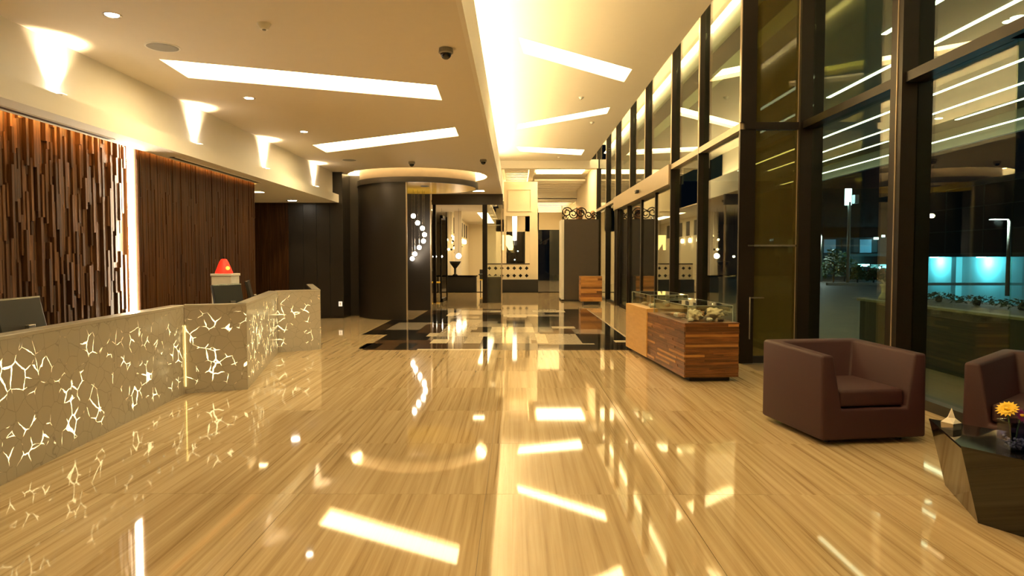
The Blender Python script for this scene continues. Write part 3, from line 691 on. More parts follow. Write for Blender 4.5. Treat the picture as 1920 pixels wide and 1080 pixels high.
# ---- white portal with pierced screen
pt = empty('portal', (0.2,30.2,0), label='pale panelled portal with a window opening at the far end', cat='portal')
G().box(-0.72,0.76,0,0.3,3.36,4.86).build('upper_panel','cream_wall',pt)
for (a,b,c,d) in ((-0.55,0.5,3.55,3.60),(-0.55,0.5,4.50,4.55),(-0.55,-0.50,3.6,4.5),(0.45,0.50,3.6,4.5)): G().box(a,b,-0.03,0.0,c,d).build('moulding','cream_wall',pt)
G().box(0.42,0.76,0,0.3,0.56,3.36).build('column','cream_wall',pt); G().box(-0.72,-0.64,0,0.2,0.56,3.36).build('column','cream_wall',pt)
G().box(-1.5,0.78,-0.35,0.35,0,0.56).build('plinth','black',pt)
def pierced(x0,x1,z0,z1,cols,rws,r,name,mat,parent,th=0.05):
    holes = []
    for i in range(cols):
        for j in range(rws):
            cx = x0+(x1-x0)*(i+0.5)/cols; cz = z0+(z1-z0)*(j+0.5)/rws
            holes.append([(cx+r,cz),(cx,cz+r),(cx-r,cz),(cx,cz-r)])
    o = slab_with_holes(name,[(x0,z0),(x1,z0),(x1,z1),(x0,z1)],holes,0,mat,th)
    o.parent = parent; o.rotation_euler = (PI/2,0,0); return o
sc = pierced(-1.5,0.42,0.56,1.22,7,2,0.085,'pierced_screen','cream_wall',pt); G().box(-1.5,0.42,0.15,0.18,0.56,1.2).build('screen_backing','black',pt)
G().box(-1.5,0.42,-0.06,0.08,1.22,1.27).build('sill','partition',pt)
g = G().box(-1.15,-0.55,40,40.1,1.0,3.75); g.box(0.55,1.3,40,40.1,0,4.4); g.box(-1.15,1.3,40,40.1,3.05,4.4); g.box(-0.55,0.55,40,40.1,0,1.0)
tag(g.build('wall_back','cream_wall'), 'cream wall with a dark window behind the portal', kind='structure')
w5 = empty('window_5',(0,40.05,0),label='dark night window seen through the portal',kind='structure'); G().box(-0.55,0.55,0.3,0.35,1.0,3.05).build('pane','black_gloss',w5)
for a in (-0.5,-0.03,0.45): G().box(a,a+0.05,-0.02,0.1,1.0,3.05).build('frame','bronze',w5)
for i,(x,y,m) in enumerate(((940,487,'city_white'),(939,493,'city_green'),(965,487,'city_white'),(967,495,'city_red'),(971,471,'city_white'))):
    p = PY(x,y,40.33); G().ball(tuple(p-w5.location),0.035,8).build('city_light',m,w5)
# N-shaped and tube lamps
p = PY(951,455,33.0)
nl = empty('pendant_lamp',p,label='glowing yellow folded pendant shaped like an N',cat='lamp')
G().prism([(-0.26,-0.36),(-0.16,-0.36),(-0.13,0.0),(0.08,-0.36),(0.26,-0.36),(0.30,-0.22),(0.24,0.30),(0.10,0.36),(-0.26,0.36)],-0.06,0.06).build('shade','n_lamp',nl).rotation_euler=(PI/2,0,0)
G().tube([(0,0,0.36),(0,0,5.26-p.z)],0.006,6).build('cord','iron',nl)
p = PY(965,428,34.0); tl = empty('pendant_lamp',p,label='long white tube pendant above the portal window',cat='lamp')
G().lathe([(0.001,-0.62),(0.10,-0.60),(0.12,0.6),(0.001,0.62)],16).build('tube','tube_lamp',tl,smooth='all'); G().tube([(0,0,0.6),(0,0,5.26-p.z)],0.006,6).build('cord','iron',tl)

# ---- dark partition with iron scrolls, wood box in front
pa = empty('partition_block', (2.25,24.3,0), label='tall brown partition block beside the entrance doors', cat='partition')
G().box(-0.57,0.62,-0.6,0.7,0,2.84).build('body','partition',pa); G().box(-0.66,-0.57,-0.5,0.7,0,2.84).build('side_panel','fascia_paint',pa)
G().box(-0.66,0.62,-0.62,0.7,0,0.06).build('plinth','black',pa)
io = empty('iron_ornament', (2.25,24.2,2.84), label='wrought iron scrollwork standing on the brown partition', cat='ornament')
def spiral(cx,cz,r,turns,dirn,y=0.0,st=0.0):
    pts = []
    for i in range(26):
        t = i/25; a = st+dirn*turns*2*PI*t; rr = r*(1-0.75*t); pts.append((cx+rr*math.cos(a), y, cz+rr*math.sin(a)))
    return pts
for (cx,cz,r,tn,dd) in ((-0.45,0.28,0.19,1.6,1),(-0.22,0.22,0.17,1.5,-1),(0.05,0.26,0.20,1.6,1),(0.32,0.18,0.15,1.5,-1),(0.52,0.16,0.12,1.4,1),(-0.5,0.10,0.10,1.2,-1)):
    G().tube(spiral(cx,cz,r,tn,dd),0.022,6).build('scroll','iron',io,smooth='all')
G().tube([(-0.6,0,0.02),(0.6,0,0.02)],0.02,6).build('base_rail','iron',io); G().tube([(-0.6,0,0.0),(-0.62,0,0.5),(-0.35,0,0.3),(-0.1,0,0.42),(0.2,0,0.2)],0.02,6).build('scroll','iron',io,smooth='all')
for (x,z,r,l) in ((0.02,0.0,0.13,'large clay pot stacked behind the iron scrolls'),(0.50,0.0,0.09,'small clay pot behind the end of the iron scrolls')):
    e = empty('clay_pot',(2.25+x,24.5,2.84+z),label=l,cat='pot')
    G().lathe([(0.001,0),(r*0.7,0),(r,r),(r*0.7,r*1.9),(r*0.8,r*2.0),(r,r*2.9),(r*0.75,r*3.7),(r*0.4,r*3.9),(0.001,r*3.9)],18).build('body','terracotta',e,smooth='all')
def strips(e, x0,x1,y0,y1,z0,z1, nrow, faces, pale=0.12, thick=0.012):
    """horizontal wood strips, each a piece of its own, on the listed faces"""
    h = (z1-z0)/nrow; MM = {}
    for face in faces:
        L = (x1-x0) if face in 'fb' else (y1-y0)
        for r in range(nrow):
            t = 0.0
            while t < L-1e-4:
                w = min(random.uniform(0.22,0.95), L-t)
                if L-t-w < 0.1: w = L-t
                mt = 'strip_wood_pale' if random.random() < pale else 'strip_wood'
                d = thick*random.choice([0.55,0.75,1.0]); zc = z0+h*(r+0.5); k = (face, round(w,2), mt, d)
                if k not in MM:
                    hw = w/2-0.0006; hh = h/2-0.0006
                    MM[k] = (G().box(-hw,hw,-d,0.004,-hh,hh) if face=='f' else G().box(-hw,hw,-0.004,d,-hh,hh) if face=='b' else G().box(-d,0.004,-hw,hw,-hh,hh) if face=='l' else G().box(-0.004,d,-hw,hw,-hh,hh)).mesh('wood_strip',mt)
                loc = {'f':(x0+t+w/2,y0,zc),'b':(x0+t+w/2,y1,zc),'l':(x0,y0+t+w/2,zc),'r':(x1,y0+t+w/2,zc)}[face]
                link('wood_strip', MM[k], e, loc); t += w
random.seed(3)
wb = empty('wooden_box', (2.43,22.2,0), label='wooden strip clad box standing before the brown partition', cat='box')
G().box(-0.34,0.34,-0.3,0.3,0.11,0.92).build('body','strip_wood',wb); G().box(-0.24,0.24,-0.26,0.26,0,0.11).build('plinth','black',wb)
strips(wb,-0.34,0.34,-0.3,0.3,0.11,0.92,12,'fl',0.75)

# ---- display case
A = P(1283,709,0.05); rz = math.radians(4.2)
dc = empty('display_case', (A.x,A.y,0), rz, label='long low display case, half dark wood strips and half pale maple', cat='display case')
LW, LS, LM = 0.68, 1.70, 2.98
G().box(0.012,LW-0.012,0.012,LS,0.055,0.70).build('strip_body','strip_wood',dc)
G().box(0.0,LW,0.0,LS,0.70,0.716).build('strip_top','strip_wood',dc,bevel=0.002,seg=1)
strips(dc,0.012,LW-0.012,0.012,LS,0.055,0.70,21,'flr')
G().box(-0.012,LW+0.012,LS+0.002,LM,0.055,0.765).build('maple_body','maple',dc,bevel=0.003,seg=1)
G().box(0.09,LW-0.09,0.08,LM-0.1,0.0,0.055).build('plinth','black',dc)
def vitrine(x0,x1,y0,y1,z,h,label):
    e = empty('glass_vitrine', dc.matrix_basis @ Vector(((x0+x1)/2,(y0+y1)/2,z)), rz, label=label, cat='vitrine', group='glass boxes on the display case')
    w, d, t = (x1-x0)/2, (y1-y0)/2, 0.005
    for b in ((-w,w,-d,-d+t,0,h),(-w,w,d-t,d,0,h),(-w,-w+t,-d+t,d-t,0,h),(w-t,w,-d+t,d-t,0,h),(-w,w,-d,d,h,h+t)): G().box(*b).build('pane','vitrine',e)
    for sx in (-1,1):
        for sy in (-1,1): G().box(sx*w-0.0035,sx*w+0.0035,sy*d-0.0035,sy*d+0.0035,0,h).build('edge','edge_glass',e)
        G().box(sx*w-0.003,sx*w+0.003,-d,d,h,h+0.006).build('edge','edge_glass',e); G().box(-w,w,sx*d-0.003,sx*d+0.003,h,h+0.006).build('edge','edge_glass',e)
dc.matrix_basis = Matrix.Translation(dc.location) @ Matrix.Rotation(rz,4,'Z')
vitrine(0.07,LW-0.05,0.10,1.60,0.716,0.20,'glass box full of shells on the dark strip half of the case')
vitrine(0.07,LW-0.05,LS+0.10,LM-0.08,0.765,0.19,'glass box of small shells on the maple half of the case')
def shell_mesh(kind, r, mat, seed):
    rnd = random.Random(seed)
    if kind == 'coral':
        bm = bmesh.new(); bmesh.ops.create_icosphere(bm, subdivisions=4, radius=r)
        ph = [(Vector((rnd.uniform(-1,1),rnd.uniform(-1,1),rnd.uniform(-0.6,1))).normalized(), rnd.uniform(0.5,1.0)) for _ in range(44)]
        for v in bm.verts:
            n = v.co.normalized(); s = 0.66+0.40*max(a*math.exp(-(1-n.dot(d))*42) for d, a in ph)
            v.co = n*r*s; v.co.z *= 0.72
        zm = min(v.co.z for v in bm.verts)
        for v in bm.verts: v.co.z -= zm
        me = bpy.data.meshes.new('coral'); bm.to_mesh(me); bm.free(); me.materials.append(MATS[mat])
        for p in me.polygons: p.use_smooth = True
        return me
    g = G(); pts = []; rad = []
    for i in range(26):   # a whelk: a tube winding up to a point
        t = i/25; a = t*3.2*2*PI; q = r*(1-t); pts.append((q*0.55*math.cos(a), q*0.55*math.sin(a)+r*1.1*t, r*0.55+0.15*r*t)); rad.append(max(0.004, r*0.52*(1-t)))
    g.tube(pts, rad, 8)
    return g.mesh('shell', mat, smooth='all')
SH = [('coral',0.122,'shell_cream',0.22,0.29),('coral',0.128,'shell_cream',0.475,0.31),('coral',0.085,'shell_rust',0.37,0.55),('shell',0.05,'shell_white',0.35,0.165),('shell',0.06,'shell_rust',0.20,0.42),('shell',0.045,'shell_dark',0.50,0.145),
      ('shell',0.05,'shell_white',0.14,0.17),('coral',0.06,'shell_rust',0.15,0.60),('shell',0.07,'shell_white',0.13,0.75),('coral',0.07,'shell_cream',0.42,0.85),('shell',0.055,'shell_rust',0.16,0.95),('coral',0.07,'shell_white',0.5,1.25),
      ('shell',0.06,'shell_white',0.14,1.95),('coral',0.055,'shell_rust',0.16,2.15),('shell',0.055,'shell_cream',0.13,2.38),('coral',0.06,'shell_white',0.45,2.3),('shell',0.05,'shell_rust',0.40,2.0)]
LBL = ['large cream coral lump at the near end of the shell box','largest cream coral lump in the right of the shell box','rust coral lump behind the cream corals','white whelk shell in front of the cream corals','rust shell between the cream corals','dark shell at the near right of the shell box',
       'white whelk shell at the near left corner of the shell box','small rust coral along the left glass of the shell box','white whelk halfway along the shell box','cream coral halfway along the shell box','rust shell at the left glass past halfway','white coral at the far end of the shell box',
       'white whelk at the near end of the maple box','rust coral in the middle of the maple box','cream shell at the far end of the maple box','white coral at the right of the maple box','rust shell at the near right of the maple box']
for i,((k,r,m,x,y),l) in enumerate(zip(SH,LBL)):
    p = dc.matrix_basis @ Vector((x,y,0.716 if y < LS else 0.765)); o = link('coral' if k=='coral' else 'seashell', shell_mesh(k,r,m,i*7+1), None, p, i*1.3); tag(o,l,'coral' if k=='coral' else 'shell','shells and corals on display')

# ---- armchairs
def armchair(loc, rz, label):
    e = empty('armchair', loc, rz, label=label, cat='armchair', group='cubic tub armchairs')
    w, d, h = 0.92, 0.94, 0.75     # local: front at y=0, back at y=d, x from 0 to w
    b, z0 = 0.022, 0.045
    zs, hf = 0.29, h-0.025          # seat deck, arm height at the front
    V = [(0,0,z0),(w,0,z0),(w,d,z0),(0,d,z0), (0,0.015,hf),(w,0.015,hf),(w,d,h),(0,d,h),
         (0.105,0.015,hf),(w-0.105,0.015,hf),(w-0.12,d-0.15,h-0.004),(0.12,d-0.15,h-0.004),
         (0.175,0,zs),(w-0.175,0,zs),(w-0.20,d-0.23,zs),(0.20,d-0.23,zs)]
    FC = [(3,2,1,0),(0,1,5,9,13,12,8,4),(1,2,6,5),(2,3,7,6),(3,0,4,7),(4,8,11,7),(8,12,15,11),(11,15,14,10),(10,14,13,9),(9,5,6,10),(7,11,10,6),(12,13,14,15)]
    G().add(V,FC).build('shell','leather',e,smooth=True,bevel=b,seg=3)
    G().box(0.175,w-0.175,0.035,d-0.235,0.30,0.44).build('seat_cushion','leather',e,smooth=True,bevel=0.03,seg=4)
    for x in (0.14,w-0.14):
        for y in (0.14,d-0.14): G().lathe([(0.001,0),(0.025,0),(0.025,z0),(0.001,z0)],10,(x,y,0)).build('foot','black',e)
c = P(1540,838)
armchair((c.x,c.y,0), math.radians(8.5), 'maroon cubic tub armchair standing alone beside the display case')
armchair((3.33,5.07,0), math.radians(-50), 'maroon cubic tub armchair behind the black faceted table at the frame edge')

# ---- black faceted coffee table
T = [(2.71,4.45),(2.49,3.79),(2.98,2.93),(3.30,2.85),(3.50,3.45)]; B = [(2.84,4.47),(2.62,3.82),(3.06,3.05),(3.28,3.0),(3.38,3.45)]
tb = empty('coffee_table', (2.9,3.7,0), label='low black mirror-polished faceted coffee table', cat='table')
TT = [(x-2.9,y-3.7) for x,y in T]; BB = [(x-2.9,y-3.7) for x,y in B]
G().prism(BB,0.0,0.438,[(x*0.995,y*0.995) for x,y in TT]).build('faceted_body','black_gloss',tb)
G().prism(TT,0.438,0.45).build('top','black_gloss',tb)
p = P(1783,806,0.45); ts = empty('tissue_box', (p.x+0.02,p.y+0.03,0.45), 0.4, label='small holder with a pulled white tissue on the black table', cat='tissue box')
ts.scale = (0.62,0.62,0.8)
G().prism([(-0.06,-0.06),(0.06,-0.06),(0.06,0.06),(-0.06,0.06)],0,0.05,[(-0.065,-0.065),(0.065,-0.065),(0.065,0.065),(-0.065,0.065)]).build('holder','silver',ts)
g = G(); g.add([(-0.063,-0.063,0.05),(0.063,-0.063,0.05),(0.063,0.063,0.05),(-0.063,0.063,0.05),(-0.012,-0.008,0.165),(0.0,-0.04,0.085),(0.03,0.0,0.09),(0.0,0.04,0.085),(-0.045,0.0,0.09)],
  [(0,1,5),(1,2,6),(2,3,7),(3,0,8),(5,1,6),(6,2,7),(7,3,8),(8,0,5),(4,5,6),(4,6,7),(4,7,8),(4,8,5)]); g.build('tissue','tissue',ts)
vs_ = empty('flower_vase', (2.73,3.72,0.45), label='squat blue glass vase with two gerberas on the black table', cat='vase')
g = G(); t = 0.005; a = 0.055
G().box(-a,a,-a,-a+t,0,0.16).box(-a,a,a-t,a,0,0.16).box(-a,-a+t,-a+t,a-t,0,0.16).box(a-t,a,-a+t,a-t,0,0.16).box(-a,a,-a,a,0,0.012).build('glass','vase_glass',vs_)
random.seed(9); pe = G().ball((0,0,0),0.0085,8,0.8).mesh('pebble','pebble',smooth='all')
for i in range(46): link('pebble', pe, vs_, (random.uniform(-0.042,0.042),random.uniform(-0.042,0.042),0.02+random.random()*0.05))
def gerbera(c, d, r, mat, nm):
    d = Vector(d).normalized(); u = d.orthogonal().normalized(); w = d.cross(u); g = G(); c = Vector(c)
    fl = G()
    for ring_, (rr,k,lift) in enumerate(((r,16,0.12),(r*0.78,14,0.34))):
        for i in range(k):
            an = 2*PI*(i+0.5*ring_)/k; ax = u*math.cos(an)+w*math.sin(an); sd = d.cross(ax); q = rr*0.17
            p0 = c+ax*r*0.12; p1 = c+ax*rr*0.62+d*rr*lift*0.8; p2 = c+ax*rr+d*rr*lift*0.7
            fl.add([p0-sd*q*0.4,p0+sd*q*0.4,p1+sd*q,p2,p1-sd*q],[(0,1,2,3,4)])
    f = fl.build('flower_head',mat,vs_); G().ball(tuple(c+d*r*0.12),r*0.24,10,0.6).build('flower_centre','petal_yellow' if mat!='petal_yellow' else 'gold',f)
    G().tube([(c.x*0.2,c.y*0.2,0.015),(c.x*0.6,c.y*0.6,c.z*0.6),tuple(c)],0.0035,6).build('stem','stem',f)
gerbera((-0.045,-0.01,0.225),(-0.5,-0.35,0.75),0.058,'petal_yellow','y')
gerbera((0.03,-0.01,0.19),(0.35,-0.7,0.5),0.052,'petal_purple','p')

# ---- things on the ceilings
def lampspot(parent, loc, rot, energy, size, col=(1.0,0.72,0.40), blend=0.5, rad=0.03):
    ld = bpy.data.lights.new('spot','SPOT'); ld.energy = energy; ld.spot_size = math.radians(size); ld.spot_blend = blend; ld.color = col; ld.shadow_soft_size = rad
    o = bpy.data.objects.new('lamp', ld); COL.objects.link(o); o.parent = parent; o.location = loc; o.rotation_euler = rot; return o
def downlight(x, y, z, label, r=0.055, en=45):
    p = P(x,y,z); e = empty('downlight', p, label=label, cat='light', group='recessed downlights')
    G().lathe([(r,0.0),(r*1.35,-0.006),(r*1.45,0.0)],20).build('trim_ring','silver',e); G().lathe([(0.001,-0.004),(r,-0.004),(r,0.0)],20).build('lens','lamp_lens',e)
    lampspot(e,(0,0,-0.03),(0,0,0),en,75)
downlight(210,28,ZL,'nearest round downlight in the low ceiling beside the soffit'); downlight(467,184,ZL,'second round downlight in the low ceiling beside the soffit'); downlight(570,247,ZL,'third round downlight in the low ceiling beside the soffit')
downlight(548,376,ZS,'round downlight under the far end of the soffit',0.10,50)
e = empty('recessed_light',(-5.6,14.2,ZS),label='square recessed light under the soffit past the wooden wall',cat='light'); G().box(-0.35,0.35,-0.10,0.10,-0.004,0.0).build('diffuser','led_panel',e)
e = empty('recessed_light',P(897,358,ZL),label='small square recessed light beside the round canopy',cat='light'); G().box(-0.18,0.18,-0.2,0.2,-0.004,0.0).build('diffuser','led_panel',e)
for (x,y,l) in ((305,88,'round grey speaker in the low ceiling near the camera'),(655,300,'round grey speaker in the low ceiling near the ring of light')):
    e = empty('ceiling_speaker',P(x,y,ZL),label=l,cat='speaker',group='speakers in the low ceiling'); G().lathe([(0.001,-0.008),(0.13,-0.01),(0.15,-0.004),(0.15,0)],28).build('grille','ledge',e); G().lathe([(0.15,-0.006),(0.165,-0.006),(0.17,0.0)],28).build('ring','fascia_paint',e)
for (x,y,z,l) in ((495,45,ZL,'smoke detector in the low ceiling near the camera'),(520,293,ZL,'smoke detector in the low ceiling beyond the shorter slot'),(1090,182,ZH,'smoke detector in the high ceiling between the slots'),(1110,229,ZH,'smoke detector in the high ceiling next to the second slot'),(1048,294,ZH,'smoke detector at the far end of the high ceiling')):
    e = empty('smoke_detector',P(x,y,z),label=l,cat='detector',group='smoke detectors'); G().lathe([(0.001,-0.05),(0.035,-0.05),(0.055,-0.02),(0.065,0)],18).build('body','fascia_paint',e,smooth=True); G().lathe([(0.001,-0.06),(0.015,-0.058),(0.018,-0.05)],12).build('sensor','ledge',e)
for (x,y,l) in ((836,96,'dark dome security camera near the edge of the low ceiling'),(906,304,'distant dome security camera near the edge of the low ceiling'),(772,308,'small dome security camera before the ring of light')):
    e = empty('security_camera',P(x,y-5,ZL),label=l,cat='camera',group='dome cameras'); G().lathe([(0.07,0),(0.075,-0.045),(0.06,-0.055)],20).build('housing','ledge',e); G().ball((0,0,-0.055),0.056,16).build('dome','black_gloss',e,smooth='all')
# uplights on the ledge of the soffit
for x, l, tl in ((100,'nearest uplight on the soffit ledge',0.0),(362,'second uplight on the soffit ledge',0.0),(492,'third uplight on the soffit ledge',0.0),(586,'farthest uplight on the soffit ledge',0.0)):
    p = PX(x,200,XF); e = empty('uplight',(XF+0.075,p.y,3.07),label=l,cat='light',group='uplights on the soffit ledge')
    G().box(-0.05,0.05,-0.05,0.05,0,0.03).build('housing','fascia_paint',e); G().box(-0.04,0.04,-0.04,0.04,0.03,0.034).build('lens','lamp_lens',e)
    lampspot(e,(0.0,0,0.05),(PI,math.radians(-16),0),190,88,blend=0.8,rad=0.06)

# ================================================================== OUTSIDE
g = G().prism([(XG1+0.3,-60),(14.5,-60),(14.5,24.5),(31.5,54),(31.5,64),(XG1+0.3,64)],-2.6,-0.16); tag(g.build('floor','asphalt'), 'dark night road and forecourt outside the glass', kind='structure')
g = G().box(10,150,-60,170,-2.9,-2.6); tag(g.build('floor','asphalt'), 'lower street level beyond the forecourt', kind='structure')
cp = empty('entrance_canopy', (4.6,12,5.3), label='flat forecourt canopy outside with rows of linear lights', cat='canopy')
G().box(-0.2,9.0,-17,22,0,0.3).build('slab','canopy_paint',cp); G().box(9.0,9.15,-17,22,-0.35,0.3).build('edge_beam','canopy_paint',cp); G().box(8.2,8.3,-17,22,-0.22,0.0).build('cove_lip','canopy_paint',cp)
G().box(8.45,8.6,-17,22,-0.18,-0.15).build('cove_light','canopy_led',cp)
for (X,y0,y1) in ((6.25,-3,11.8),(7.4,-3,16.4),(9.7,-3,30),(11.0,-3,30),(12.1,-3,19.0),(12.1,22.4,30)):
    G().box(X-4.6-0.045,X-4.6+0.045,y0-12,y1-12,-0.012,0).build('light_strip','canopy_led',cp)
dl = G().lathe([(0.001,-0.01),(0.09,-0.01),(0.10,0)],14).mesh('round_light','canopy_led')
for (x,y) in ((1893,40),(1908,32),(1760,222)):
    p = P(x,y,5.3); link('round_light',dl,cp,(p.x-4.6,p.y-12,0))
colm = G().box(-0.35,0.35,-0.35,0.35,-0.16,5.3).build('column','night_facade_dark'); colm.location=(13.2,31.5,0); tag(colm,'dark canopy column outside beyond the doors',cat='column')
# low planter wall
pw = empty('planter_wall', (6.2,12.3,-0.06), label='low dark planter wall outside the near glass', cat='planter')
G().box(0.0,1.5,-18,0,-0.1,0.80).build('body','planter',pw); G().box(-0.04,0.16,-18,0.04,0.80,0.835).build('coping','coping',pw); G().box(0.16,1.5,-18,0,0.80,0.83).build('soil','planter',pw)
bx_ = empty('planter_box', (8.6,9.2,-0.16), label='long black planter box behind the low wall outside', cat='planter'); G().box(0,0.9,-8,1.0,0,1.02).build('body','black',bx_); G().box(0.06,0.84,-7.9,0.9,1.02,1.04).build('soil','planter',bx_)
def leafy(name, loc, rx, ry, rz_, n, seed, label, cat, mat='leaf', s=0.12, grp=None):
    r = random.Random(seed); e = empty(name, loc, label=label, cat=cat, group=grp); g = G()
    for i in range(n):
        th, ph, q = r.uniform(0,2*PI), math.acos(r.uniform(-0.35,1)), r.uniform(0.55,1.0)
        c = Vector((rx*q*math.sin(ph)*math.cos(th), ry*q*math.sin(ph)*math.sin(th), rz_*0.36+rz_*0.60*q*math.cos(ph)))
        a = Vector((r.uniform(-1,1),r.uniform(-1,1),r.uniform(-0.4,1))).normalized(); b_ = a.orthogonal().normalized(); k = s*r.uniform(0.6,1.3)
        g.add([c-a*k,c+b_*k*0.4,c+a*k,c-b_*k*0.4],[(0,1,2,3)])
    f = g.build('foliage',mat,e); f['kind']='stuff'; G().tube([(0,0,0),(0.03,0,rz_*0.5)],0.05,6).build('stem','planter',e)
    return e
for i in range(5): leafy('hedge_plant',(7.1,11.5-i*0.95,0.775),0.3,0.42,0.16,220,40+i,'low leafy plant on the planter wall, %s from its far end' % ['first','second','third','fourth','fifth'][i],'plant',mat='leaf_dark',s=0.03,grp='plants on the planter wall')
# street lamps
def street_lamp(x, ytop, Y, label, base=-0.16, arm=-0.85, en=300):
    p = PY(x,ytop,Y); e = empty('street_lamp',(p.x,p.y,base),label=label,cat='street lamp',group='street lamps outside'); h = p.z-base
    G().tube([(0,0,0),(0,0,h-0.12),(-0.05,0,h-0.02),(-0.16,0,h)],[0.09,0.07,0.06,0.05],8).build('pole','ledge',e,smooth='all')
    G().box(arm,-0.12,-0.14,0.14,h-0.03,h+0.05).build('head','silver',e,bevel=0.02); G().box(arm+0.04,-0.2,-0.11,0.11,h-0.045,h-0.03).build('lens','street_led',e)
    ld = bpy.data.lights.new('street','POINT'); ld.energy = en; ld.color=(0.8,0.92,1.0); ld.shadow_soft_size=0.15; o = bpy.data.objects.new('lamp',ld); COL.objects.link(o); o.parent = e; o.location=(arm*0.6,0,h-0.15)
street_lamp(1893,410,30.0,'tall street lamp in front of the cyan lit wall outside')
street_lamp(1541,440,48.0,'distant street lamp beside the hedge outside')
p = PY(1593,370,44.0); sg = empty('sign_pole',(p.x,p.y,-0.16),label='tall pole with a glowing white sign box outside',cat='sign')
h = p.z+0.16; G().tube([(0,0,0),(0,0,h-0.3)],0.10,10).build('pole','ledge',sg,smooth='all'); G().box(-0.28,0.10,-0.06,0.06,h-0.5,h+0.55).build('sign_box','sign_face',sg); G().box(0.25,0.55,-0.2,0.2,h-0.45,h+0.2).build('side_sign','cyan_tube',sg) if False else G().box(0.25,0.5,-0.2,0.2,h-0.4,h+0.15).build('side_sign','cyan_wall',sg)
# cyan lit building
bl = empty('lit_building',(36,50,-2.6),label='dark building with a cyan lit ground floor across the road',cat='building')
G().box(0.8,1.0,-14,13,0,4.2).build('ground_wall','cyan_wall',bl); G().box(-1.0,1.0,-14,13,4.2,4.5).build('overhang','night_facade',bl)
G().box(-0.9,8,-14,13,4.5,9.6).build('upper_storey','night_facade_dark',bl); G().box(-1.2,8,-14,13,9.6,10.0).build('roof_edge','night_facade',bl)
for y in (-9,-1.5,6.5): G().box(0.3,0.8,y,y+0.6,0,4.2).build('pilaster','cyan_wall',bl)
for y in (-12,-7.5,-3,1.5,6,10.5): G().box(-0.95,-0.9,y,y+0.1,4.5,9.6).build('facade_rib','night_facade',bl)
for z in (6.2,8.0): G().box(-0.95,-0.9,-14,13,z,z+0.08).build('facade_band','night_facade',bl)
for y in (-11.2,-4.0,3.4,9.4):
    G().box(0.1,0.4,y-0.35,y+0.35,4.12,4.2).build('wall_light','cyan_tube',bl)
    ld = bpy.data.lights.new('cyan','POINT'); ld.energy=420; ld.color=(0.12,0.72,1.0); ld.shadow_soft_size=0.2; o=bpy.data.objects.new('lamp',ld); COL.objects.link(o); o.parent=bl; o.location=(0.1,y,3.8)
# farther buildings
b2 = empty('far_building',(30,78,-2.6),label='long dark building with a pale balcony band far across the road',cat='building')
G().box(0,26,0,8,0,12).build('wall','night_facade_dark',b2); G().box(-1,26,-1.0,0,4.6,6.4).build('balcony','night_facade',b2); G().box(-1,26,-1.2,0,4.3,4.6).build('slab','night_facade',b2)
for i in range(12): G().box(0.6+i*2.0,1.9+i*2.0,-1.08,-1.0,4.7,6.2).build('window','dim_window',b2) if i%2==0 else G().box(0.6+i*2.0,1.9+i*2.0,-1.08,-1.0,4.7,6.2).build('window','night_facade_dark',b2)
for (x,z,m,w) in ((3.0,3.4,'city_yellow',2.4),(6.5,2.7,'city_yellow',1.2),(8.7,3.3,'cyan_tube',1.6),(10.2,6.3,'city_white',0.5),(11.0,6.55,'city_white',0.35)):
    G().box(x-w/2,x+w/2,-1.5,-1.4,z-0.12,z+0.12).build('lit_sign',m,b2)
G().box(9.9,13,-3,-1.0,0,3.4).build('lit_wall','cyan_wall',b2); G().box(11.0,11.3,-3.3,-3,0,3.4).build('pillar','night_facade',b2)
for x in (10.4,12.2):
    ld = bpy.data.lights.new('cyan','POINT'); ld.energy=300; ld.color=(0.15,0.75,1.0); ld.shadow_soft_size=0.2; o=bpy.data.objects.new('lamp',ld); COL.objects.link(o); o.parent=b2; o.location=(x,-3.8,2.9)
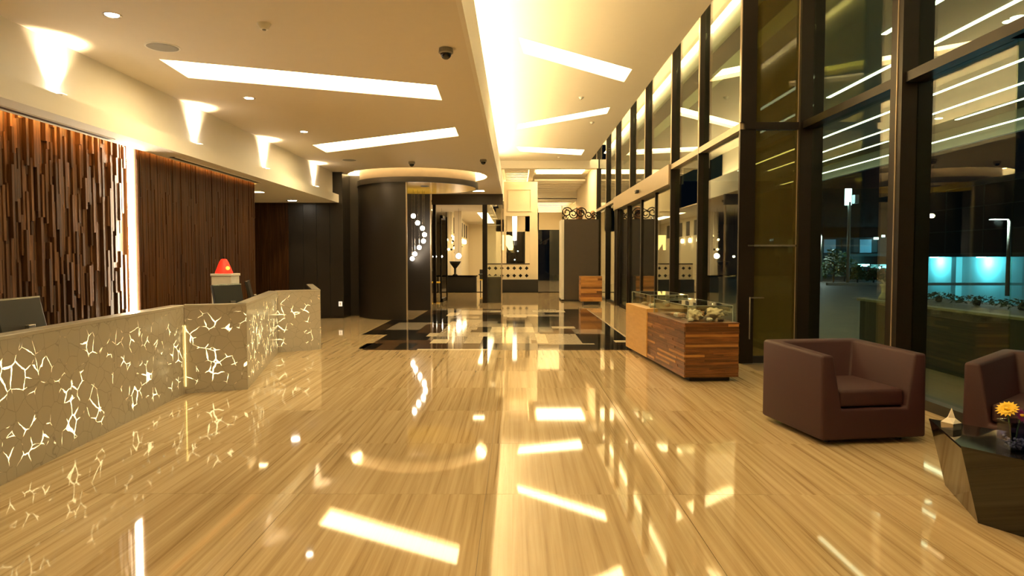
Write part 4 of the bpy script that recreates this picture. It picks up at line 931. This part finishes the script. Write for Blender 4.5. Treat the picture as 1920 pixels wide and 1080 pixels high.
for i,(x,Y,rx,hh) in enumerate(((1537,49.5,0.5,1.4),(1562,46.5,0.75,2.6),(1583,48.6,0.8,2.2),(1607,46.2,0.55,1.3),(1637,45.0,0.5,1.1),(1672,44.0,0.55,0.9))):
    p = PY(x,560,Y); leafy('roadside_bush',(p.x,p.y,-0.16),rx,rx,hh,420,60+i,['low leafy bush at the left of the roadside hedge','tallest roadside bush below the sign pole','broad roadside bush right of the tallest one','medium bush at the foot of the sign pole','low spreading bush in the roadside hedge','lowest bush at the right of the roadside hedge'][i],'bush',s=0.16,grp='bushes by the road')
box('hedge_kerb','ledge',(19,32,41.6,41.9,-0.16,0.0),label='pale kerb in front of the roadside bushes',cat='kerb')
random.seed(8)
for i in range(9):
    p = PY(1588+(i%5)*22, 530, 55+(i//5)*4); e = empty('motorbike',(p.x,p.y,-0.16),1.2+random.uniform(0,0.3),label='%s parked motorbike in the row behind the hedge' % ['leftmost front','second front','third front','fourth front','rightmost front','leftmost rear','second rear','third rear','rightmost rear'][i],cat='motorbike',group='motorbikes parked behind the hedge')
    wh = G().tube([(0.28*math.cos(2*PI*k/14),0,0.3+0.28*math.sin(2*PI*k/14)) for k in range(15)],0.06,6).mesh('wheel','black'); link('wheel',wh,e,(-0.6,0,0)); link('wheel',wh,e,(0.6,0,0))
    G().hexa([(-0.6,-0.12,0.4),(0.45,-0.12,0.4),(0.45,0.12,0.4),(-0.6,0.12,0.4)],[(-0.7,-0.14,0.85),(0.3,-0.1,0.8),(0.3,0.1,0.8),(-0.7,0.14,0.85)]).build('body',random.choice(['silver','terracotta','night_facade','petal_purple']),e,bevel=0.03)
    G().tube([(0.5,-0.3,1.05),(0.42,0,1.0),(0.5,0.3,1.05)],0.025,6).build('handlebar','silver',e); G().ball((0.55,0,0.9),0.08,8).build('headlamp','city_white' if i in (0,3) else 'silver',e)
p = P(1664,561,0.7); st = empty('garden_statue',(6.5,12.05,0.775),label='small pale stone ornament standing on the planter wall',cat='ornament')
G().lathe([(0.001,0),(0.10,0),(0.09,0.05),(0.05,0.12),(0.055,0.22),(0.09,0.26),(0.001,0.27)],14).build('body','ledge',st,smooth='all')
for a in (0,1.6,3.1,4.7): G().tube([(0,0,0.25),(0.06*math.cos(a),0.06*math.sin(a),0.31),(0.10*math.cos(a),0.10*math.sin(a),0.34)],0.012,6).build('spike','ledge',st)
